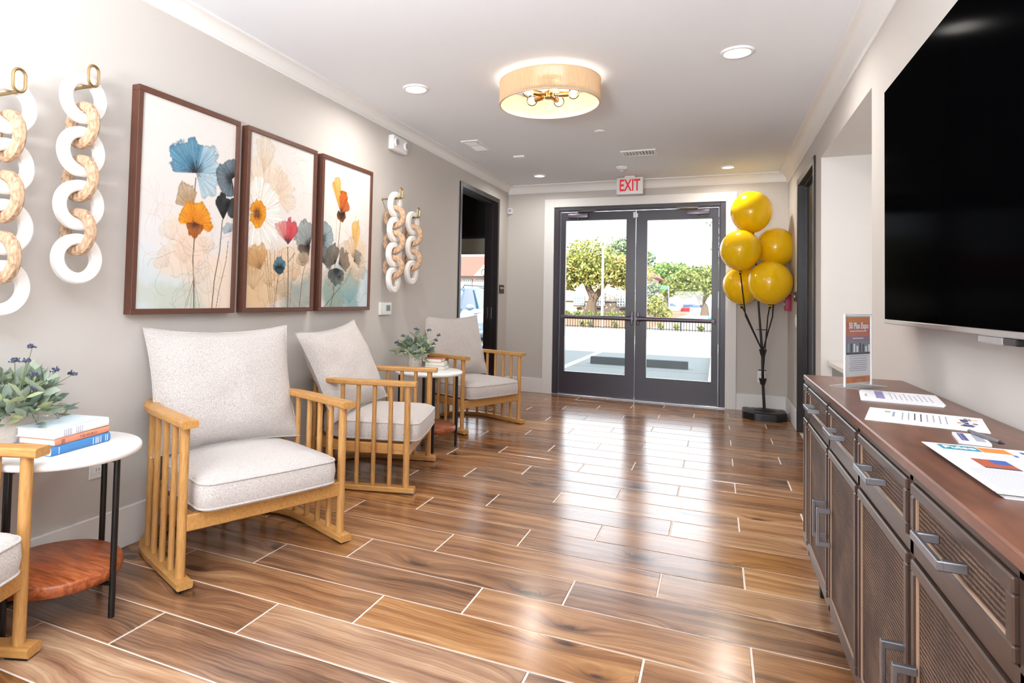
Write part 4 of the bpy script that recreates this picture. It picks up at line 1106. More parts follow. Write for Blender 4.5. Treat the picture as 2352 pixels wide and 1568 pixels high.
def tangle(cv, x0, x1, y0, y1, n, seed, col=(196, 178, 160), a=0.35):
    rg = random.Random(seed)
    for _ in range(n):
        x, y = rg.uniform(x0, x1), rg.uniform(y0, y1); an = rg.uniform(0, 6.28); pts = [(x, y)]
        for _ in range(5): an += rg.uniform(-0.9, 0.9); x += 0.035 * math.cos(an); y += 0.035 * math.sin(an); pts.append((x, y))
        cv.line(pts, 0.0011, col, a)
def paint(which):
    cv = Canvas(CWD, CHT, 190, 312, 10 * which + 3); W_, H_ = CWD, CHT
    P = lambda u, v: (u * W_, v * H_)
    if which == 1:
        for u, v, rx, ry, c_, a in ((.15, .12, .2, .16, (206, 222, 228), .6), (.5, .06, .3, .09, (196, 204, 190), .6), (.45, .28, .16, .16, (236, 214, 192), .6), (.85, .12, .12, .2, (236, 216, 196), .7), (.6, .18, .1, .14, (226, 214, 202), .6), (.5, .3, .1, .1, (236, 206, 184), .5), (.12, .3, .12, .12, (226, 230, 234), .5)): cv.wash(u * W_, v * H_, rx, ry, c_, a)
        tangle(cv, 0.02, 0.5, 0.1, 0.55, 26, 1); tangle(cv, 0.1, 0.55, 0.55, 0.9, 10, 2, (190, 200, 206), .3)
        cv.line([P(.55, .66), P(.54, .55), P(.53, .48)], .0026, (70, 60, 54)); cv.line([P(.56, .38), P(.55, .25), P(.57, .12), P(.58, 0)], .0028, (74, 62, 48))
        for x in (.5, .54, .6, .64, .48): cv.line([P(.57, .16), P(x, .0)], .0012, (110, 96, 76), .6)
        for x in (.4, .46, .66, .7): cv.line([P(x, .3), P(x + .06, .12), P(x + .1, 0)], .001, (176, 160, 138), .5)
        cv.line([P(.87, .47), P(.85, .3), P(.8, .15), P(.78, 0)], .0026, (78, 66, 52)); cv.line([P(.95, .36), P(.93, .25), P(.86, .1), P(.83, 0)], .0018, (110, 84, 62))
        for u, v, r_, a0, a1, q in ((.34, .33, .09, 60, 170, 21), (.46, .22, .1, 40, 150, 22), (.68, .28, .08, 20, 130, 23), (.3, .2, .08, 80, 190, 24), (.62, .12, .1, 30, 150, 25)): cv.petal(*P(u, v), r_, a0, a1, (234, 216, 198), (214, 188, 162), (180, 156, 130), .1, .4, 3, q)
        tangle(cv, .15, .55, .02, .35, 24, 31, (150, 136, 116), .4)
        cv.petal(*P(.55, .685), .165, 62, 190, (104, 158, 186), (56, 104, 134), (30, 34, 44), .2, .95, 5, 1, .92)
        cv.petal(*P(.55, .685), .160, 8, 74, (196, 212, 220), (96, 148, 176), (34, 40, 50), .2, .9, 4, 2)
        cv.petal(*P(.55, .685), .135, -70, 12, (178, 204, 216), (150, 184, 200), (90, 90, 90), .1, .8, 4, 3)
        cv.petal(*P(.52, .50), .115, 70, 175, (196, 172, 142), (160, 126, 90), (70, 52, 38), .15, .9, 4, 4)
        cv.petal(*P(.56, .425), .105, -20, 185, (240, 160, 44), (214, 120, 24), (120, 60, 30), .12, .97, 7, 5)
        cv.petal(*P(.56, .43), .06, 180, 360, (176, 96, 34), (130, 66, 30), (80, 44, 30), .3, .97, 5, 6)
        cv.petal(*P(.97, .70), .1, 40, 290, (120, 140, 150), (60, 72, 82), (30, 34, 38), .25, .95, 4, 7)
        cv.petal(*P(.88, .47), .105, 58, 132, (44, 48, 52), (22, 24, 28), (14, 14, 16), .3, .98, 3, 8, 1.15)
        cv.petal(*P(.90, .56), .075, -70, 40, (64, 66, 70), (28, 30, 34), (18, 18, 20), .3, .9, 3, 9)
        cv.petal(*P(.97, .41), .05, 30, 200, (150, 170, 184), (120, 140, 150), (90, 90, 90), .2, .7, 3, 10)
    elif which == 2:
        for u, v, rx, ry, c_, a in ((.2, .12, .2, .2, (222, 190, 150), .8), (.5, .2, .3, .18, (226, 198, 166), .7), (.85, .08, .2, .14, (160, 168, 162), .7), (.3, .7, .2, .16, (236, 220, 204), .8), (.8, .3, .14, .14, (222, 206, 186), .6), (.1, .28, .1, .1, (196, 150, 100), .6)): cv.wash(u * W_, v * H_, rx, ry, c_, a)
        cv.petal(*P(.25, .62), .24, 30, 175, (238, 226, 212), (226, 200, 170), (200, 176, 148), .1, .6, 4, 1)
        cv.petal(*P(.4, .66), .16, -40, 90, (232, 214, 196), (214, 184, 154), (190, 166, 140), .1, .55, 3, 2)
        cv.petal(*P(.2, .78), .17, 50, 120, (226, 214, 200), (214, 186, 150), (180, 160, 130), .1, .6, 2, 3, 1.1)
        tangle(cv, .02, .5, .5, .9, 26, 5, (200, 182, 160), .45)
        for x0, x1 in ((.28, .38), (.33, .4), (.4, .42), (.47, .44), (.5, .62), (.7, .66), (.24, .36)): cv.line([P(x0, .34), P((x0 + x1) / 2, .15), P(x1, 0)], .0018, (126, 104, 76), .75)
        for u, v, r_, a0, a1, q in ((.72, .16, .1, 40, 150, 31), (.35, .12, .12, 50, 160, 32), (.1, .1, .12, 30, 140, 33), (.55, .06, .1, 20, 150, 34)): cv.petal(*P(u, v), r_, a0, a1, (226, 198, 164), (190, 154, 114), (140, 112, 84), .12, .5, 3, q)
        tangle(cv, .05, .55, .02, .35, 30, 32, (130, 106, 80), .45)
        cv.petal(*P(.13, .54), .19, -180, 180, (248, 246, 242), (244, 238, 230), (214, 190, 150), .14, .85, 9, 4)
        cv.petal(*P(.13, .54), .068, -180, 180, (240, 166, 40), (206, 112, 20), (96, 48, 20), .3, .97, 11, 5)
        for a in range(0, 360, 24): cv.line([P(.13, .54), (P(.13, .54)[0] + .11 * math.cos(R(a)), P(.13, .54)[1] + .11 * math.sin(R(a)))], .0009, (150, 110, 60), .5)
        cv.petal(*P(.97, .40), .145, 70, 200, (168, 176, 176), (110, 116, 116), (30, 26, 26), .2, .95, 4, 6)
        cv.petal(*P(.98, .40), .12, 180, 260, (120, 104, 90), (60, 50, 44), (24, 20, 20), .3, .9, 3, 7)
        cv.petal(*P(.60, .385), .135, 40, 132, (214, 92, 98), (190, 54, 66), (62, 34, 36), .2, .96, 4, 8, 1.05)
        cv.petal(*P(.57, .40), .12, 90, 150, (236, 172, 166), (206, 110, 110), (110, 60, 56), .2, .8, 3, 9)
        cv.line([P(.60, .37), P(.62, .22), P(.63, 0)], .0032, (92, 66, 50)); cv.line([P(.95, .36), P(.86, .2), P(.82, 0)], .0022, (100, 76, 58)); cv.line([P(.62, .28), P(.72, .34)], .0018, (100, 74, 56))
        cv.petal(*P(.48, .235), .06, -10, 200, (92, 140, 160), (40, 72, 88), (20, 34, 42), .3, .97, 4, 10)
        cv.petal(*P(.48, .25), .045, 180, 360, (40, 66, 80), (24, 42, 52), (16, 26, 32), .3, .97, 3, 11); cv.line([P(.48, .2), P(.44, .1), P(.41, 0)], .0016, (90, 80, 64))
        cv.petal(*P(.86, .26), .08, 20, 170, (206, 184, 160), (176, 146, 116), (120, 100, 80), .2, .7, 3, 12); cv.petal(*P(.2, .22), .13, 60, 170, (214, 172, 118), (180, 132, 84), (120, 84, 54), .2, .75, 3, 13)
    else:
        for u, v, rx, ry, c_, a in ((.65, .12, .25, .16, (150, 180, 182), .9), (.25, .1, .16, .18, (150, 168, 160), .8), (.7, .36, .16, .16, (226, 206, 182), .8), (.92, .1, .1, .2, (210, 224, 230), .7), (.55, .2, .14, .1, (196, 184, 160), .7), (.3, .55, .1, .2, (238, 228, 218), .6)): cv.wash(u * W_, v * H_, rx, ry, c_, a)
        tangle(cv, .2, .5, .2, .7, 16, 8, (190, 170, 146), .45)
        cv.line([P(.36, .62), P(.33, .45), P(.27, .3), P(.24, .12)], .003, (122, 92, 62)); cv.line([P(.28, .62), P(.27, .4), P(.26, .3)], .0014, (160, 130, 100), .7)
        cv.line([P(.62, .28), P(.5, .18), P(.3, .1), P(.08, 0)], .0022, (80, 74, 64)); cv.line([P(.28, .2), P(.26, .1), P(.2, 0)], .0028, (84, 70, 56))
        for u, v, r_, a0, a1, q in ((.78, .28, .1, 40, 150, 21), (.5, .34, .12, 60, 170, 22), (.9, .2, .09, 60, 170, 23), (.15, .14, .12, 20, 140, 24)): cv.petal(*P(u, v), r_, a0, a1, (214, 200, 182), (176, 164, 146), (120, 112, 100), .12, .5, 3, q)
        tangle(cv, .05, .55, .02, .4, 26, 33, (110, 104, 92), .45)
        cv.petal(*P(.36, .655), .2, 92, 128, (232, 190, 120), (222, 130, 40), (110, 56, 24), .12, .96, 2, 1, 1.15)
        cv.petal(*P(.36, .655), .135, 50, 104, (206, 104, 34), (180, 84, 30), (60, 34, 20), .2, .97, 3, 2)
        cv.petal(*P(.36, .65), .115, 20, 70, (196, 100, 48), (170, 80, 36), (60, 34, 20), .2, .92, 3, 3)
        cv.petal(*P(.37, .655), .05, 150, 390, (170, 84, 30), (60, 34, 20), (24, 16, 12), .6, .95, 4, 4)
        cv.petal(*P(.66, .35), .2, 60, 102, (238, 196, 110), (214, 160, 92), (150, 110, 70), .1, .9, 2, 5, 1.3)
        cv.petal(*P(.66, .35), .14, 78, 150, (230, 212, 190), (206, 174, 138), (120, 90, 66), .15, .8, 3, 6)
        cv.petal(*P(.66, .33), .09, -20, 80, (150, 146, 138), (110, 96, 80), (70, 58, 48), .2, .8, 4, 7)
        cv.petal(*P(-.02, .45), .13, -60, 80, (160, 180, 186), (112, 128, 132), (46, 54, 58), .25, .95, 4, 8)
        cv.petal(*P(.02, .30), .1, -30, 120, (110, 118, 116), (76, 80, 78), (40, 42, 42), .25, .85, 3, 9)
        cv.petal(*P(.28, .3), .12, 60, 200, (120, 114, 104), (84, 78, 70), (40, 38, 36), .2, .9, 4, 10); cv.petal(*P(.34, .3), .12, -30, 80, (150, 132, 112), (104, 90, 76), (50, 44, 40), .2, .88, 4, 11)
        cv.petal(*P(.3, .27), .1, 190, 350, (96, 104, 106), (60, 66, 68), (34, 36, 38), .3, .92, 4, 12); cv.petal(*P(.36, .22), .06, 200, 380, (130, 134, 130), (80, 84, 84), (40, 42, 42), .3, .8, 3, 13)
        cv.petal(*P(.6, .02), .18, 40, 150, (150, 190, 194), (120, 156, 160), (100, 130, 134), .1, .55, 4, 14)
    return cv
PZ0, PZ1 = 0.993, 1.988
for i, (y0, lab) in enumerate(((1.885, 'framed flower panel with a blue bloom above an orange one'), (2.568, 'framed flower panel with a white daisy and a red bloom'), (3.252, 'framed flower panel with an orange poppy above grey petals'))):
    y1 = y0 + 0.625
    t = thing('framed_picture', lab, 'picture', (XL, y0, PZ0), 0, 'three brown framed flower panels')
    w_, h_ = y1 - y0, PZ1 - PZ0; fw = 0.025; dp = 0.046
    bm = bmesh.new()
    for a, b2, c_, d in ((0, w_, 0, fw), (0, w_, h_ - fw, h_), (0, fw, fw, h_ - fw), (w_ - fw, w_, fw, h_ - fw)): bx(bm, 0.001, dp, a, b2, c_, d, 0.0015)
    obj('frame', bm, 'frame_wood', t)
    boxo('backing', (0.002, 0.024, 0.02, w_ - 0.02, 0.02, h_ - 0.02), 'book_white', t)
    link('canvas_print', paint(i + 1).mesh('canvas_print'), t, (0.036, fw, fw))

# ---- hanging ring chains and their brass hooks
def ring_mesh(name, r, hw, ht, m, n=40, bev=0.006):
    """flat ring, axis along x"""
    bm = bmesh.new(); prof = [(-ht, -hw + bev), (-ht + bev, -hw), (ht - bev, -hw), (ht, -hw + bev), (ht, hw - bev), (ht - bev, hw), (-ht + bev, hw), (-ht, hw - bev)]
    rings = []
    for k_ in range(n):
        a = 2 * math.pi * k_ / n
        rings.append([bm.verts.new((q[0], (r + q[1]) * math.cos(a), (r + q[1]) * math.sin(a))) for q in prof])
    for k_ in range(n):
        A_, B_ = rings[k_], rings[(k_ + 1) % n]
        for i in range(8): bm.faces.new((A_[i], A_[(i + 1) % 8], B_[(i + 1) % 8], B_[i]))
    return mesh(name, bm, m, True, 35)
RW = ring_mesh('white_ring', 0.074, 0.021, 0.0165, 'ring_white')
RB = ring_mesh('wood_ring', 0.070, 0.020, 0.017, 'ring_wood', bev=0.009)
def chain(label, y, ztop, nwhite, step, hook_label, off=0.112, tilt=0):
    t = thing('ring_chain', label, 'wall decor', (XL + off, y, ztop), 0, 'hanging chains of white and wood rings')
    rg = random.Random(int(y * 100))
    for k_ in range(nwhite):
        link('white_ring', RW, t, (0, 0, -k_ * step), (0, R(rg.uniform(-3, 3)), R(tilt + rg.uniform(-4, 4))))
        if k_ < nwhite - 1: link('wood_ring', RB, t, (0, 0, -(k_ + 0.5) * step), (R(rg.uniform(-4, 4)), 0, R(90 + tilt + rg.uniform(-4, 4))))
    h = thing('wall_hook', hook_label, 'hook', (XL, y, ztop + 0.045), 0, 'brass hooks holding the ring chains')
    bm = bmesh.new(); tube(bm, [(0, 0, 0), (off + 0.045, 0, 0.0)], 0.0065, 10); sphere(bm, (0, 0, 0), 0.011, (0.8, 1, 1), 12, 8); obj('peg', bm, 'brass', h, True)
    bm = bmesh.new(); lp = [(off + 0.05, 0.021 * math.cos(a), 0.022 + (0.03 if math.sin(a) > 0 else -0.0) + 0.024 * math.sin(a)) for a in [2 * math.pi * q / 24 for q in range(24)]]
    tube(bm, lp, 0.0055, 8, True); obj('loop', bm, 'brass', h, True)
chain('white and wood ring chain of four white rings, hanging next to the blue bloom panel', 1.585, 1.822, 4, 0.2035, 'brass loop hook of the ring chain next to the blue bloom panel')
chain('white and wood ring chain hung slightly lower, farther from the flower panels', 1.315, 1.716, 4, 0.207, 'brass loop hook of the lower chain, farther from the flower panels')
chain('long ring chain of four white rings above the thermostat', 4.095, 1.782, 4, 0.188, 'brass loop hook of the long chain above the thermostat')
chain('short ring chain of three white rings between the thermostat and the doorway', 4.395, 1.676, 3, 0.194, 'brass loop hook of the short chain of three white rings')

# ---- small devices on the walls
e = thing('emergency_light', 'white emergency light unit high on the wall under the crown moulding', 'emergency light', (XL, 4.28, 2.225))
bm = bmesh.new(); bx(bm, 0, 0.05, -0.12, 0.12, 0, 0.115, 0.014, 3); obj('housing', bm, 'white_plastic', e, True)
for y_ in (-0.075, 0.085):
    bm = bmesh.new(); cyl(bm, (0.045, y_, 0.06), (0.062, y_, 0.06), 0.034, 0.03, 24); l_ = obj('lamp_ring', bm, 'white_plastic', e, True)
    bm = bmesh.new(); cyl(bm, (0.06, y_, 0.06), (0.0635, y_, 0.06), 0.024, n=20); obj('lamp_lens', bm, 'grey_plastic', l_)
t = thing('thermostat', 'white wall thermostat with a small grey display', 'thermostat', (XL, 4.165, 0.952))
bm = bmesh.new(); bx(bm, 0, 0.022, -0.085, 0.085, 0, 0.095, 0.006, 2); obj('housing', bm, 'white_plastic', t, True)
boxo('display', (0.0215, 0.0228, 0.0, 0.062, 0.03, 0.075), 'lcd', t)
t = thing('room_sign', 'small dark brown room sign beside the office doorway', 'sign', (XL, 6.98, 1.155))
bm = bmesh.new(); bx(bm, 0, 0.008, -0.085, 0.085, 0, 0.1, 0.002); pl = obj('plaque', bm, 'sign_brown', t)
text('lettering', 'MANAGER', 0.028, 'ink_white', pl, (0.0085, 0, 0.062), (R(90), 0, R(90)))
t = thing('motion_sensor', 'white box sensor in the corner next to the entrance wall', 'sensor', (XL + 0.035, D, 2.115))
bm = bmesh.new(); bx(bm, -0.03, 0.03, -0.05, 0, 0, 0.072, 0.008, 2); obj('housing', bm, 'white_plastic', t, True); boxo('lens', (-0.018, 0.018, -0.052, -0.049, 0.02, 0.055), 'grey_plastic', t)
def outlet(label, loc, rotz):
    t = thing('wall_outlet', label, 'outlet', loc, rotz, 'white wall outlets')
    boxo('plate', (-0.036, 0.036, -0.006, 0, -0.058, 0.058), 'white_plastic', t, 0.003)
    for z_ in (-0.022, 0.022):
        s_ = boxo('socket', (-0.017, 0.017, -0.008, -0.0055, z_ - 0.014, z_ + 0.014), 'white_plastic', t, 0.002)
        for x_ in (-0.006, 0.006): boxo('slot', (x_ - 0.001, x_ + 0.001, -0.0084, -0.0078, z_ - 0.005, z_ + 0.005), 'black', s_)
outlet('white wall outlet under the side table with the blue book', (XL, 1.79, 0.382), R(90))
outlet('white wall outlet behind the balloon pole', (0.42, D, 0.355), 0)
t = thing('fire_alarm_pull', 'red fire alarm pull station beside the dark door by the balloons', 'fire alarm', (XR, 6.88, 1.04))
bm = bmesh.new(); bx(bm, -0.055, 0, -0.05, 0.05, 0, 0.155, 0.006, 2); bd = obj('housing', bm, 'alarm_red', t, True); boxo('pull_bar', (-0.062, -0.054, -0.035, 0.035, 0.05, 0.075), 'ink_white', t, 0.003)
boxo('label_strip', (-0.0565, -0.055, -0.035, 0.035, 0.1, 0.125), 'ink_white', t)
t = thing('card_reader', 'small dark card reader plate above the light switch', 'card reader', (XR, 6.42, 1.13))
bm = bmesh.new(); bx(bm, -0.016, 0, -0.06, 0.06, 0, 0.085, 0.003); obj('housing', bm, 'sign_brown', t); boxo('label_strip', (-0.017, -0.0155, -0.04, 0.04, 0.035, 0.055), 'ink_white', t)
t = thing('light_switch', 'white light switch below the card reader', 'switch', (XR, 6.43, 0.90))
boxo('plate', (-0.006, 0, -0.036, 0.036, 0, 0.115), 'white_plastic', t, 0.002); boxo('rocker', (-0.011, -0.005, -0.016, 0.016, 0.025, 0.09), 'white_plastic', t, 0.002)

# ================================================================== CEILING FIXTURES
def can(label, x, y, r, power, col=(1.0, 0.95, 0.89), lens='lens'):
    t = thing('recessed_light', label, 'ceiling light', (x, y, ZC), 0, 'round recessed ceiling lights')
    bm = bmesh.new(); lathe(bm, [(r * 0.74, 0.0), (r * 0.74, -0.006), (r * 0.8, -0.012), (r * 0.95, -0.010), (r, -0.004), (r, 0.0)], 40); obj('trim_ring', bm, 'white_plastic', t, True)
    bm = bmesh.new(); lathe(bm, [(0, -0.004), (r * 0.75, -0.004)], 32); obj('lens', bm, lens, t)
    l = bpy.data.lights.new('can_light', 'AREA'); l.shape = 'DISK'; l.size = r * 1.6; l.energy = power; l.color = col; l.spread = R(165)
    o = bpy.data.objects.new('can_light', l); COL.objects.link(o); o.parent = t; o.location = (0, 0, -0.02)
can('recessed ceiling light between the drum lamp and the left wall', -1.80, 3.575, 0.085, 10)
can('recessed ceiling light near the television wall', 0.09, 3.64, 0.085, 10)
can('recessed ceiling light above the armchair by the office doorway', -1.785, 6.60, 0.07, 7)
can('recessed ceiling light above the yellow balloons', 0.09, 6.72, 0.07, 7)
can2 = ('recessed ceiling light in the soffit of the wall alcove', 1.2, 3.95)
t = thing('recessed_light', can2[0], 'ceiling light', (can2[1], can2[2], ALZ - 0.003), 0, 'round recessed ceiling lights')
bm = bmesh.new(); lathe(bm, [(0.06, 0), (0.06, -0.006), (0.085, -0.006), (0.085, 0)], 32); obj('trim_ring', bm, 'white_plastic', t)
bm = bmesh.new(); lathe(bm, [(0, -0.004), (0.062, -0.004)], 24); obj('lens', bm, 'lens', t)
l = bpy.data.lights.new('can_light', 'AREA'); l.shape = 'DISK'; l.size = 0.13; l.energy = 3.2; o = bpy.data.objects.new('can_light', l); COL.objects.link(o); o.parent = t; o.location = (0, 0, -0.02)
# office can
t = thing('recessed_light', 'warm recessed light in the dark office ceiling', 'ceiling light', (-2.86, 6.2, ZC - 0.02))
bm = bmesh.new(); lathe(bm, [(0.06, 0), (0.06, -0.006), (0.085, -0.006), (0.085, 0)], 32); obj('trim_ring', bm, 'white_plastic', t)
bm = bmesh.new(); lathe(bm, [(0, -0.004), (0.062, -0.004)], 24); obj('lens', bm, 'lens_warm', t)

# drum flush-mount
DC = (-0.947, 3.70); DR, DZ0, DZ1 = 0.302, 2.288, 2.425
t = thing('drum_ceiling_light', 'string-wrapped drum ceiling light with five globe bulbs on a brass hub', 'ceiling light', (DC[0], DC[1], ZC))
z0, z1 = DZ0 - ZC, DZ1 - ZC
bm = bmesh.new(); lathe(bm, [(0, 0), (0.075, 0), (0.075, -0.016), (0.066, -0.024), (0, -0.024)], 32); obj('canopy', bm, 'brass_lamp', t, True)
bm = bmesh.new(); cyl(bm, (0, 0, -0.02), (0, 0, z0 + 0.05), 0.008); obj('stem', bm, 'brass_lamp', t, True)
sh = bpy.data.objects.new('shade', None); COL.objects.link(sh); sh.parent = t
for zz in (z0 + 0.003, z1):
    bm = bmesh.new(); tube(bm, [(DR * math.cos(2 * math.pi * k_ / 72), DR * math.sin(2 * math.pi * k_ / 72), zz) for k_ in range(72)], 0.0045, 8, True); obj('hoop', bm, 'string', sh, True)
bm = bmesh.new(); NS = 300
for k_ in range(NS):
    a = 2 * math.pi * k_ / NS; da = 2 * math.pi / NS * 0.43
    vs = [bm.verts.new((rr * math.cos(a + s), rr * math.sin(a + s), zz)) for zz in (z0, z1) for rr, s in ((DR + 0.0025, -da * .6), (DR + 0.0025, da * .6), (DR - 0.0025, da), (DR - 0.0025, -da))]
    for i in range(4): bm.faces.new((vs[i], vs[(i + 1) % 4], vs[4 + (i + 1) % 4], vs[4 + i]))
so = obj('strings', bm, 'string', sh); so['kind'] = 'stuff'
bm = bmesh.new(); lathe(bm, [(DR - 0.0045, z0 - 0.001), (DR - 0.0045, z0 + 0.026), (DR - 0.006, z0 + 0.026), (DR - 0.006, z0 - 0.001), (DR - 0.0045, z0 - 0.001)], 72); obj('bottom_band', bm, 'band', sh, True)
bm = bmesh.new()
for k_ in range(3):
    a = R(20 + 120 * k_); tube(bm, [(0.01 * math.cos(a), 0.01 * math.sin(a), z1 - 0.004), (DR * math.cos(a), DR * math.sin(a), z1 - 0.004)], 0.0025, 6)
obj('spider', bm, 'brass_lamp', sh)
bm = bmesh.new(); lathe(bm, [(0, z0 + 0.04), (0.03, z0 + 0.042), (0.033, z0 + 0.05), (0.033, z0 + 0.075), (0.028, z0 + 0.08), (0, z0 + 0.08)], 20); obj('hub', bm, 'brass_lamp', t, True)
for k_ in range(5):
    a = R(8 + 72 * k_); d = Vector((math.cos(a), math.sin(a), 0)); zz = z0 + 0.06
    bm = bmesh.new(); cyl(bm, d * 0.03 + Vector((0, 0, zz)), d * 0.065 + Vector((0, 0, zz)), 0.008, n=10); cyl(bm, d * 0.06 + Vector((0, 0, zz)), d * 0.115 + Vector((0, 0, zz)), 0.0165, n=16); s_ = obj('socket', bm, 'brass_lamp', t, True)
    bm = bmesh.new(); sphere(bm, d * 0.145 + Vector((0, 0, zz)), 0.034, u=20, v=14); cyl(bm, d * 0.11 + Vector((0, 0, zz)), d * 0.125 + Vector((0, 0, zz)), 0.014, 0.022, 12); obj('bulb', bm, 'bulb_glass', s_, True)
    bm = bmesh.new(); sphere(bm, d * 0.145 + Vector((0, 0, zz)), 0.017, u=12, v=8); obj('filament', bm, 'bulb', s_, True)
    l = bpy.data.lights.new('bulb_light', 'POINT'); l.energy = 1.3; l.color = (1.0, 0.93, 0.83); l.shadow_soft_size = 0.03
    o = bpy.data.objects.new('bulb_light', l); COL.objects.link(o); o.parent = t; o.location = d * 0.145 + Vector((0, 0, zz))

# vents, detectors
def vent(label, x0, x1, y0, y1, along):
    cx_, cy_ = (x0 + x1) / 2, (y0 + y1) / 2
    t = thing('air_vent', label, 'vent', (cx_, cy_, ZC), 0, 'white ceiling air vents'); hx_, hy_ = (x1 - x0) / 2, (y1 - y0) / 2
    bm = bmesh.new(); f = 0.028
    for a, b2, c_, d in ((-hx_, hx_, -hy_, -hy_ + f), (-hx_, hx_, hy_ - f, hy_), (-hx_, -hx_ + f, -hy_ + f, hy_ - f), (hx_ - f, hx_, -hy_ + f, hy_ - f)): bx(bm, a, b2, c_, d, -0.012, 0, 0.003)
    obj('vent_frame', bm, 'white_plastic', t)
    boxo('vent_duct', (-hx_ + f, hx_ - f, -hy_ + f, hy_ - f, -0.003, -0.001), 'grey_plastic', t)
    n = 9
    for i in range(n):
        if along == 'x':
            p_ = -hx_ + f + (2 * hx_ - 2 * f) * (i + 0.5) / n; o = boxo('louvre', (-0.004, 0.004, -hy_ + f, hy_ - f, -0.007, 0.007), 'white_plastic', t); o.location = (p_, 0, -0.009); o.rotation_euler = (0, R(40 if i < n / 2 else -40), 0)
        else:
            p_ = -hy_ + f + (2 * hy_ - 2 * f) * (i + 0.5) / n; o = boxo('louvre', (-hx_ + f, hx_ - f, -0.004, 0.004, -0.007, 0.007), 'white_plastic', t); o.location = (0, p_, -0.009); o.rotation_euler = (R(-40 if i < n / 2 else 40), 0, 0)
vent('square white air vent near the left crown moulding', -2.04, -1.88, 4.93, 5.30, 'y')
vent('long white air vent in the ceiling before the exit sign', -0.81, -0.505, 5.73, 5.96, 'x')
t = thing('ceiling_speaker_grille', 'small flat white ceiling plate between the square vent and entrance', 'ceiling plate', (-1.72, 5.66, ZC))
bm = bmesh.new(); bx(bm, -0.055, 0.055, -0.055, 0.055, -0.02, 0, 0.006, 2); obj('plate', bm, 'white_plastic', t)
t = thing('ceiling_sensor', 'flat round white sensor disc between the drum light and the long vent', 'sensor', (-0.868, 5.0, ZC))
bm = bmesh.new(); lathe(bm, [(0.04, 0), (0.04, -0.006), (0.034, -0.010), (0, -0.010)], 32); obj('disc', bm, 'white_plastic', t, True)
t = thing('smoke_detector', 'round white smoke detector in front of the exit sign', 'smoke detector', (-0.89, 6.42, ZC))
bm = bmesh.new(); lathe(bm, [(0.055, 0), (0.055, -0.012), (0.045, -0.022), (0.03, -0.03), (0.028, -0.044), (0.018, -0.05), (0, -0.05)], 32); obj('housing', bm, 'white_plastic', t, True)
bm = bmesh.new(); lathe(bm, [(0.031, -0.031), (0.031, -0.04), (0.029, -0.04)], 24); obj('slots', bm, 'grey_plastic', t)
t = thing('exit_sign', 'white exit sign with red letters hung over the glass doors', 'exit sign', (-0.872, 6.94, 2.252))
bm = bmesh.new(); bx(bm, -0.138, 0.138, -0.022, 0.022, 0, 0.182, 0.01, 2); bd = obj('housing', bm, 'white_plastic', t, True)
bm = bmesh.new(); bx(bm, -0.055, 0.055, -0.03, 0.03, 0.18, 0.198, 0.003); obj('canopy', bm, 'white_plastic', t)
text('lettering', 'EXIT', 0.178, 'exit_red', bd, (0.0, -0.0228, 0.092), (R(90), 0, 0), 0.60, 0.0006, 0.0035)

# ================================================================== RIGHT SIDE
# ---- television
TVX = XR - 0.085
t = thing('television', 'large black flat television mounted on the wall above the sideboard', 'television', (XR, 2.0, 1.475))
dx = TVX - XR; hy, hz = 0.785, 0.432
boxo('wall_mount', (-0.04, 0, -0.25, 0.25, -0.15, 0.15), 'black_plastic', t)
boxo('casing', (dx + 0.004, -0.035, -hy, hy, -hz, hz), 'black_plastic', t, 0.004)
boxo('screen', (dx, dx + 0.0045, -hy + 0.003, hy - 0.003, -hz + 0.012, hz - 0.003), 'tv_screen', t)
boxo('chin_strip', (dx - 0.002, dx + 0.02, -hy, hy, -hz - 0.004, -hz + 0.011), 'steel', t, 0.002)
boxo('sensor_bar', (dx - 0.001, dx + 0.03, -0.26, -0.12, -hz - 0.022, -hz - 0.004), 'steel', t, 0.003)
boxo('sensor_eye', (dx - 0.001, dx + 0.03, -0.33, -0.262, -hz - 0.02, -hz - 0.004), 'black_plastic', t, 0.003)

# ---- sideboard: local frame x out of wall negative; front at SX
SX, SY0, SY1, SZ0, SZ1 = 0.325, 0.80, 2.90, 0.150, 0.82
sb = thing('sideboard', 'long brown sideboard with woven drawer and door fronts under the television', 'sideboard', (SX, (SY0 + SY1) / 2, 0)); oy = (SY0 + SY1) / 2
bm = bmesh.new(); bx(bm, -0.004, XR - 0.004 - SX, SY0 - oy, SY1 - oy, SZ1 - 0.022, SZ1, 0.003); obj('top_board', bm, 'sb_top', sb)
ys = [SY0 - oy, 0.95 - 0.01 - oy, 1.39 - oy, 1.85 - oy, 2.295 - oy, 2.76 - oy, SY1 - oy]
bm = bmesh.new()
bx(bm, 0.03, XR - 0.006 - SX, SY0 - oy + 0.004, SY1 - oy - 0.004, SZ0 + 0.01, SZ1 - 0.022)
bx(bm, 0.0, 0.03, SY0 - oy, SY1 - oy, SZ0, SZ0 + 0.03, 0.002); bx(bm, 0.0, 0.03, SY0 - oy, SY1 - oy, SZ1 - 0.032, SZ1 - 0.022); bx(bm, 0.0, 0.03, SY0 - oy, SY1 - oy, 0.655, 0.682, 0.002)
for y_ in ys: bx(bm, 0.0, 0.03, max(SY0 - oy, y_ - 0.012), min(SY1 - oy, y_ + 0.012), SZ0, SZ1 - 0.022, 0.002)
obj('body_frame', bm, 'sb_metal', sb)
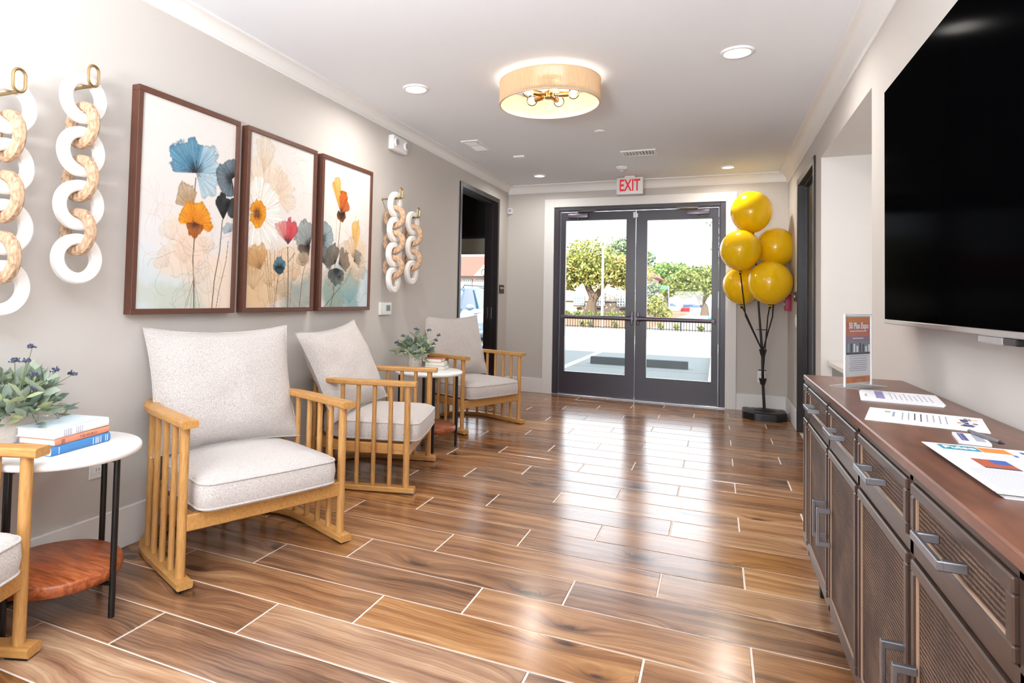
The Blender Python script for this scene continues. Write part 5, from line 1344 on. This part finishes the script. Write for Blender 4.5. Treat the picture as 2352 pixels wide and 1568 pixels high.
def front_panel(name, y0, y1, z0, z1, fw=0.021):
    p_ = bpy.data.objects.new(name, None); COL.objects.link(p_); p_.parent = sb; p_.location = (0, (y0 + y1) / 2, (z0 + z1) / 2)
    a, b2 = (y1 - y0) / 2, (z1 - z0) / 2; bm = bmesh.new()
    for q in ((-a, a, -b2, -b2 + fw), (-a, a, b2 - fw, b2), (-a, -a + fw, -b2 + fw, b2 - fw), (a - fw, a, -b2 + fw, b2 - fw)): bx(bm, -0.006, 0.026, *q, 0.0025)
    obj('panel_frame', bm, 'sb_metal', p_)
    boxo('woven_panel', (0.002, 0.02, -a + fw - 0.002, a - fw + 0.002, -b2 + fw - 0.002, b2 - fw + 0.002), 'weave', p_)
    bm = bmesh.new(); tube(bm, [(0.0, s0 * (a - fw), s1 * (b2 - fw)) for s0, s1 in ((-1, -1), (1, -1), (1, 1), (-1, 1))], 0.0028, 6, True); obj('bead_edge', bm, 'sb_edge', p_)
    return p_
def pull(parent, loc, length, vertical):
    bm = bmesh.new(); h_ = length / 2; o_ = -0.03
    if vertical:
        bx(bm, o_ - 0.006, o_ + 0.002, -0.007, 0.007, -h_, h_, 0.0015)
        for s in (-1, 1): bx(bm, o_, 0.0, -0.007, 0.007, s * h_ - (0.014 if s > 0 else 0), s * h_ + (0.014 if s < 0 else 0), 0.0015)
    else:
        bx(bm, o_ - 0.006, o_ + 0.002, -h_, h_, -0.007, 0.007, 0.0015)
        for s in (-1, 1): bx(bm, o_, 0.0, s * h_ - (0.014 if s > 0 else 0), s * h_ + (0.014 if s < 0 else 0), -0.007, 0.007, 0.0015)
    obj('handle', bm, 'nickel', parent, loc=loc)
for i in range(1, 5):
    y0, y1 = ys[i] + 0.014, ys[i + 1] - 0.014
    d_ = front_panel('drawer', y0, y1, 0.685, SZ1 - 0.034); pull(d_, (-0.004, 0.0, 0.002), 0.135, False)
    d_ = front_panel('cabinet_door', y0, y1, SZ0 + 0.034, 0.652); a = (y1 - y0) / 2
    pull(d_, (-0.004, (a - 0.028) if i % 2 else (-a + 0.028), 0.0), 0.115, True)
for y0, y1 in ((ys[0] + 0.014, ys[1] - 0.014), (ys[5] + 0.014, ys[6] - 0.014)):
    front_panel('end_panel', y0, y1, 0.685, SZ1 - 0.034, 0.02); front_panel('end_panel', y0, y1, SZ0 + 0.034, 0.652, 0.02)
bm = bmesh.new(); bx(bm, -0.018, 0.018, -0.018, 0.018, 0, SZ0 + 0.012, 0.002); lm = mesh('leg', bm, 'black')
for y_ in (SY0 + 0.08 - oy, 1.85 - oy, 2.78 - oy):
    for x_ in (0.055, XR - SX - 0.05): link('leg', lm, sb, (x_, y_, 0))

# ---- things on the sideboard
ZT = SZ1
h = thing('flyer_holder', 'clear acrylic stand holding an orange event flyer', 'flyer holder', (0.452, 2.588, ZT), R(54))
# local: width along x, face towards -y (camera side)
boxo('base_plate', (-0.088, 0.088, -0.05, 0.05, 0.0, 0.003), 'acrylic', h)
boxo('clear_sheet', (-0.088, 0.088, -0.0035, -0.0020, 0.003, 0.252), 'clear', h)
bm = bmesh.new()
for q in ((-0.088, -0.085, 0.003, 0.252), (0.085, 0.088, 0.003, 0.252), (-0.085, 0.085, 0.249, 0.252)): bx(bm, q[0], q[1], -0.0035, 0.003, q[2], q[3])
obj('clear_edge', bm, 'white_plastic', h)
fl = boxo('flyer', (-0.082, 0.082, 0.0, 0.0012, 0.012, 0.247), 'paper', h)
def block(parent, m, x0, x1, z0, z1, y=-0.0006): return boxo('print_block', (x0, x1, y - 0.0002, y, z0, z1), m, parent)
block(fl, 'ink_orange', -0.078, 0.078, 0.222, 0.242); block(fl, 'ink_coral', -0.078, 0.078, 0.176, 0.222); block(fl, 'ink_mauve', -0.078, 0.078, 0.158, 0.176); block(fl, 'ink_grey', -0.078, 0.078, 0.112, 0.158); block(fl, 'ink_navy', -0.078, 0.078, 0.112, 0.119, -0.0008)
rg = random.Random(5)
for k_ in range(8):
    x_ = -0.07 + 0.0195 * k_; block(fl, rg.choice(['ink_navy', 'ink_white', 'ink_soft', 'ink']), x_, x_ + 0.011, 0.12, 0.12 + rg.uniform(0.02, 0.033), -0.0008)
text('lettering', '50 Plus Expo', 0.029, 'ink_white', fl, (0.004, -0.0012, 0.211), (R(90), 0, 0), 0.86, 0.0002, 0.0009)
for z_, w_ in ((0.193, 0.055), (0.168, 0.035)): block(fl, 'ink_white', -w_, w_, z_ - 0.0015, z_ + 0.0015, -0.0008)
for k_, z_ in enumerate((0.106, 0.098, 0.09, 0.083, 0.076, 0.069, 0.063, 0.056)): block(fl, 'ink_soft', -0.06 + 0.004 * (k_ % 3), 0.06 - 0.005 * (k_ % 2), z_ - 0.001, z_ + 0.001)
block(fl, 'ink_orange', -0.078, 0.078, 0.014, 0.036)
for x0, x1, z0, z1 in ((-0.04, 0.05, 0.028, 0.031), (-0.04, -0.012, 0.019, 0.022), (0.02, 0.055, 0.019, 0.022)): block(fl, 'ink_brown', x0, x1, z0, z1, -0.0008)

def sheet(name, label, corners, z0, thick, m, cat, group=None):
    """flat paper thing from four table points; local u (first->second) and v (first->fourth)"""
    P0, P1, P2, P3 = [Vector((c_[0], c_[1], 0)) for c_ in corners]
    ctr = (P0 + P1 + P2 + P3) / 4; u = ((P1 - P0) + (P2 - P3)) / 2; ang = math.atan2(u.y, u.x); v = ((P3 - P0) + (P2 - P1)) / 2
    t = thing(name, label, cat, (ctr.x, ctr.y, z0), ang, group); U, Wv = u.length, v.length
    return t, U, Wv
# local +x runs along u, local -y along v (towards the camera)
t, U, Wv = sheet('paper_stack', 'stack of white leaflets with a purple bar beside the flyer stand', ((0.418, 2.455), (0.610, 2.425), (0.602, 2.19), (0.408, 2.22)), ZT, 0, 'paper', 'papers')
for k_ in range(4): boxo('sheet', (-U / 2 + 0.002 * k_, U / 2 + 0.0015 * k_, -Wv / 2 + 0.001 * (k_ % 2), Wv / 2, 0.0016 * k_, 0.0016 * k_ + 0.0013), 'paper', t)
zp = 0.0064
def flat(parent, m, x0, x1, y0, y1, z=None):
    z = zp if z is None else z
    return boxo('print_block', (x0, x1, y0, y1, z, z + 0.0002), m, parent)
flat(t, 'ink_purple', -0.058, -0.036, -0.085, 0.1)
for k_ in range(9): flat(t, 'ink_soft', -0.02 + 0.012 * k_, -0.018 + 0.012 * k_, -0.08, 0.08 - 0.02 * (k_ % 3))
flat(t, 'ink_soft', -0.085, -0.08, -0.06, 0.0)
t, U, Wv = sheet('paper_sheet', 'single white sheet with a green mark and a small picture', ((0.362, 2.073), (0.591, 2.02), (0.593, 1.79), (0.364, 1.845)), ZT, 0, 'paper', 'papers')
boxo('sheet', (-U / 2, U / 2, -Wv / 2, Wv / 2, 0.0, 0.0015), 'paper', t); zp = 0.0016
flat(t, 'ink_green', -0.082, -0.07, 0.05, 0.07); flat(t, 'ink_soft', -0.065, -0.06, -0.02, 0.07)
for k_ in range(8): flat(t, 'ink' if k_ in (2, 3) else 'ink_soft', -0.045 + 0.0125 * k_, -0.0425 + 0.0125 * k_, -0.06 + 0.008 * (k_ % 3), 0.075)
rg = random.Random(9)
for k_ in range(16): x_, y_ = rg.uniform(0.062, 0.095), rg.uniform(-0.06, 0.06); flat(t, rg.choice(['ink_rust', 'ink_navy', 'ink_peach', 'ink_orange', 'ink_grey', 'ink_violet']), x_, x_ + rg.uniform(0.006, 0.018), y_, y_ + rg.uniform(0.01, 0.035), zp + 0.00003 * k_)
t, U, Wv = sheet('card_stack', 'small stack of white and violet cards with a pen', ((0.476, 1.737), (0.527, 1.728), (0.517, 1.622), (0.465, 1.63)), ZT, 0, 'paper', 'cards')
for k_ in range(3): boxo('card', (-U / 2, U / 2, -Wv / 2, Wv / 2, 0.002 * k_, 0.002 * k_ + 0.0018), 'paper', t)
zp = 0.006; flat(t, 'ink_violet', -U / 2 + 0.006, -U / 2 + 0.018, -0.045, 0.045); flat(t, 'ink_soft', 0.004, 0.02, -0.04, 0.045); flat(t, 'ink_purple', -U / 2 + 0.009, -U / 2 + 0.011, -0.045, 0.045, zp + 0.0002)
pe = thing('pen', 'slim grey pen lying on the small cards', 'pen', (0.52, 1.675, ZT + 0.0105), R(-82))
bm = bmesh.new(); cyl(bm, (-0.065, 0, 0), (0.05, 0, 0), 0.004, n=10); obj('barrel', bm, 'nickel', pe, True); bm = bmesh.new(); cyl(bm, (0.05, 0, 0), (0.065, 0, 0), 0.004, 0.001, 10); obj('tip', bm, 'black_plastic', pe, True)
# newspaper pile
t, U, Wv = sheet('newspaper_pile', 'pile of printed newspapers with a teal masthead block', ((0.373, 1.552), (0.63, 1.552), (0.63, 1.19), (0.385, 1.19)), ZT, 0, 'newsprint', 'newspaper')
for k_ in range(5): boxo('newspaper_fold', (-U / 2 + 0.003 * (4 - k_), U / 2, -Wv / 2 + 0.004 * (k_ % 3), Wv / 2, 0.0022 * k_, 0.0022 * k_ + 0.0019), 'newsprint', t, 0.0008)
zp = 0.0108
tb = flat(t, 'ink_teal', -0.105, -0.045, 0.125, 0.168); flat(t, 'ink_orange', -0.043, 0.0, 0.125, 0.168)
text('lettering', 'Pulse', 0.03, 'ink_white', t, (-0.075, 0.146, zp + 0.0006), (0, 0, 0), 0.8, 0.0002, 0.0006)
flat(t, 'ink_peach', 0.05, 0.12, 0.06, 0.168); flat(t, 'ink_red', 0.035, 0.048, 0.04, 0.168)
rg = random.Random(3)
for k_ in range(22):
    x_, y_ = rg.uniform(-0.005, 0.03), rg.uniform(0.0, 0.16); flat(t, rg.choice(['ink_red', 'ink_pink', 'ink_blue', 'ink_red', 'ink_pink']), x_, x_ + 0.006, y_ - 0.02, y_ - 0.005, zp + 0.00003 * k_)
flat(t, 'ink_rust', -0.085, -0.035, -0.01, 0.055); flat(t, 'ink_blue', -0.06, -0.035, 0.02, 0.055, zp + 0.0002); flat(t, 'ink_navy', -0.085, -0.035, -0.018, -0.01)
for r_ in range(2):
    for k_ in range(14): flat(t, 'ink_soft', -0.112 + 0.08 * r_, -0.045 + 0.085 * r_, -0.17 + 0.0105 * k_, -0.167 + 0.0105 * k_)
flat(t, 'ink_navy', 0.06, 0.11, -0.06, 0.02); flat(t, 'ink_grey', 0.05, 0.11, -0.16, -0.08)

# ---- alcove counter
t = thing('alcove_counter', 'pale counter with a grey cabinet inside the wall alcove', 'counter', (0.69, 4.59, 0))
boxo('counter_top', (0, 0.8, -0.39, 0.39, 0.695, 0.725), 'counter', t, 0.003)
boxo('end_panel', (0.02, 0.8, -0.37, -0.35, 0, 0.695), 'white_wall', t)
boxo('cabinet_body', (0.045, 0.8, -0.35, 0.33, 0.08, 0.695), 'white_wall', t)
for y0, y1 in ((-0.345, -0.008), (-0.002, 0.325)):
    d_ = boxo('cabinet_door', (0.022, 0.043, y0, y1, 0.1, 0.685), 'cab_grey', t, 0.002)
    bm = bmesh.new(); tube(bm, [(0.022, y0 + 0.10, 0.63), (-0.005, y0 + 0.10, 0.63), (-0.005, y0 + 0.2, 0.63), (0.022, y0 + 0.2, 0.63)], 0.005, 8); obj('handle', bm, 'steel', d_, True)
bm = bmesh.new(); bx(bm, 0.03, 0.8, 0.33, 0.39, 0, 0.695); obj('filler_panel', bm, 'white_wall', t)

# ---- balloon display
BX, BYY = 0.425, 6.80
t = thing('balloon_stand', 'black weighted stand with forked rods carrying yellow balloons', 'balloon stand', (BX, BYY, 0))
bm = bmesh.new()
poly = [(-0.19, 0.16), (0.17, 0.16), (0.19, 0.12), (0.19, -0.08), (0.10, -0.2), (-0.1, -0.2), (-0.19, -0.1)]
for s, z0, z1 in ((1.0, 0.0, 0.075),): prism(bm, [(p_[0] * s, p_[1] * s) for p_ in poly], z0, z1)
es = [e_ for e_ in bm.edges if max(v.co.z for v in e_.verts) > 0.07 or abs(e_.verts[0].co.z - e_.verts[1].co.z) > 0.05]
bmesh.ops.bevel(bm, geom=es, offset=0.02, segments=3, affect='EDGES', profile=0.6); bo = obj('base', bm, 'black_plastic', t, True)
bm = bmesh.new(); lathe(bm, [(0, 0.096), (0.06, 0.092), (0.1, 0.078), (0.11, 0.072)], 24); obj('base_dome', bm, 'black_plastic', bo, True)
for x_, y_ in ((-0.12, 0.09), (0.12, 0.08)):
    bm = bmesh.new(); cyl(bm, (x_, y_, 0.072), (x_, y_, 0.079), 0.018, n=16); obj('filler_cap', bm, 'grey_plastic', bo)
bm = bmesh.new(); tube(bm, [(0, 0, 0.08), (-0.012, 0, 0.30), (-0.02, 0.01, 0.62), (-0.05, 0.04, 1.05), (-0.065, 0.05, 1.35), (-0.1, 0.05, 1.80)], [0.014, 0.013, 0.012, 0.009, 0.008, 0.007], 10); obj('pole', bm, 'black_plastic', t, True)
for zz in (0.36, 0.64):
    bm = bmesh.new(); cyl(bm, (-0.015, 0, zz - 0.04), (-0.015, 0, zz + 0.02), 0.02, 0.035, 12); obj('rod_socket', bm, 'black_plastic', t, True)
ball = [(0.303, 6.80, 2.005, 0.187, 0.202, 'yellow balloon at the very top of the cluster'), (0.203, 6.66, 1.618, 0.183, 0.192, 'middle-height yellow balloon on the glass-door side of the cluster'), (0.525, 6.89, 1.66, 0.179, 0.188, 'middle-height yellow balloon on the dark-door side of the cluster'),
        (0.458, 6.65, 1.307, 0.195, 0.2, 'low round yellow balloon on the dark-door side of the cluster'), (0.226, 6.97, 1.29, 0.176, 0.19, 'low yellow balloon on the glass-door side, tucked behind its low neighbour')]
for i, (x_, y_, z_, rx, rz, lab) in enumerate(ball):
    b_ = thing('balloon', lab, 'balloon', (x_, y_, z_), 0, 'five yellow balloons')
    bm = bmesh.new(); prof = []
    for q in range(25):
        a = math.pi * q / 24; zq = rz * math.cos(a); rq = rx * math.sin(a)
        if zq < 0: rq *= 1 - 0.06 * (zq / rz) ** 2
        prof.append((max(rq, 0.0), zq * (1.0 if zq > 0 else 1.05)))
    prof[-1] = (0.012, -rz * 1.06); prof += [(0.014, -rz * 1.10), (0.02, -rz * 1.14), (0.0, -rz * 1.14)]; prof[0] = (0, rz)
    lathe(bm, prof, 36); obj('skin', bm, 'balloon', b_, True, angle=60)
    k0 = 0.36 if i in (0, 3) else 0.64
    top = Vector((x_ - BX, y_ - BYY, z_ - rz * 1.1)); base_ = Vector((-0.018, 0, k0))
    if i > 0:
        mid = Vector((top.x * 0.75 - 0.005, top.y * 0.6, max(k0 + 0.25, min(top.z - 0.05, 0.98)))); bm = bmesh.new(); tube(bm, [base_, base_ * 0.4 + mid * 0.6, mid, top], 0.006, 8); obj('balloon_rod', bm, 'black_plastic', t, True)
    bm = bmesh.new(); cyl(bm, top + Vector((0, 0, -0.03)), top + Vector((0, 0, 0.012)), 0.008, 0.017, 12); obj('balloon_cup', bm, 'black_plastic', t, True)
for zz, r_ in ((0.46, 0.035), (0.85, 0.055)):
    bm = bmesh.new(); tube(bm, [(-0.02 + r_ * math.cos(2 * math.pi * q / 20), r_ * math.sin(2 * math.pi * q / 20), zz) for q in range(20)], 0.0025, 6, True); obj('tie_ring', bm, 'black_plastic', t)
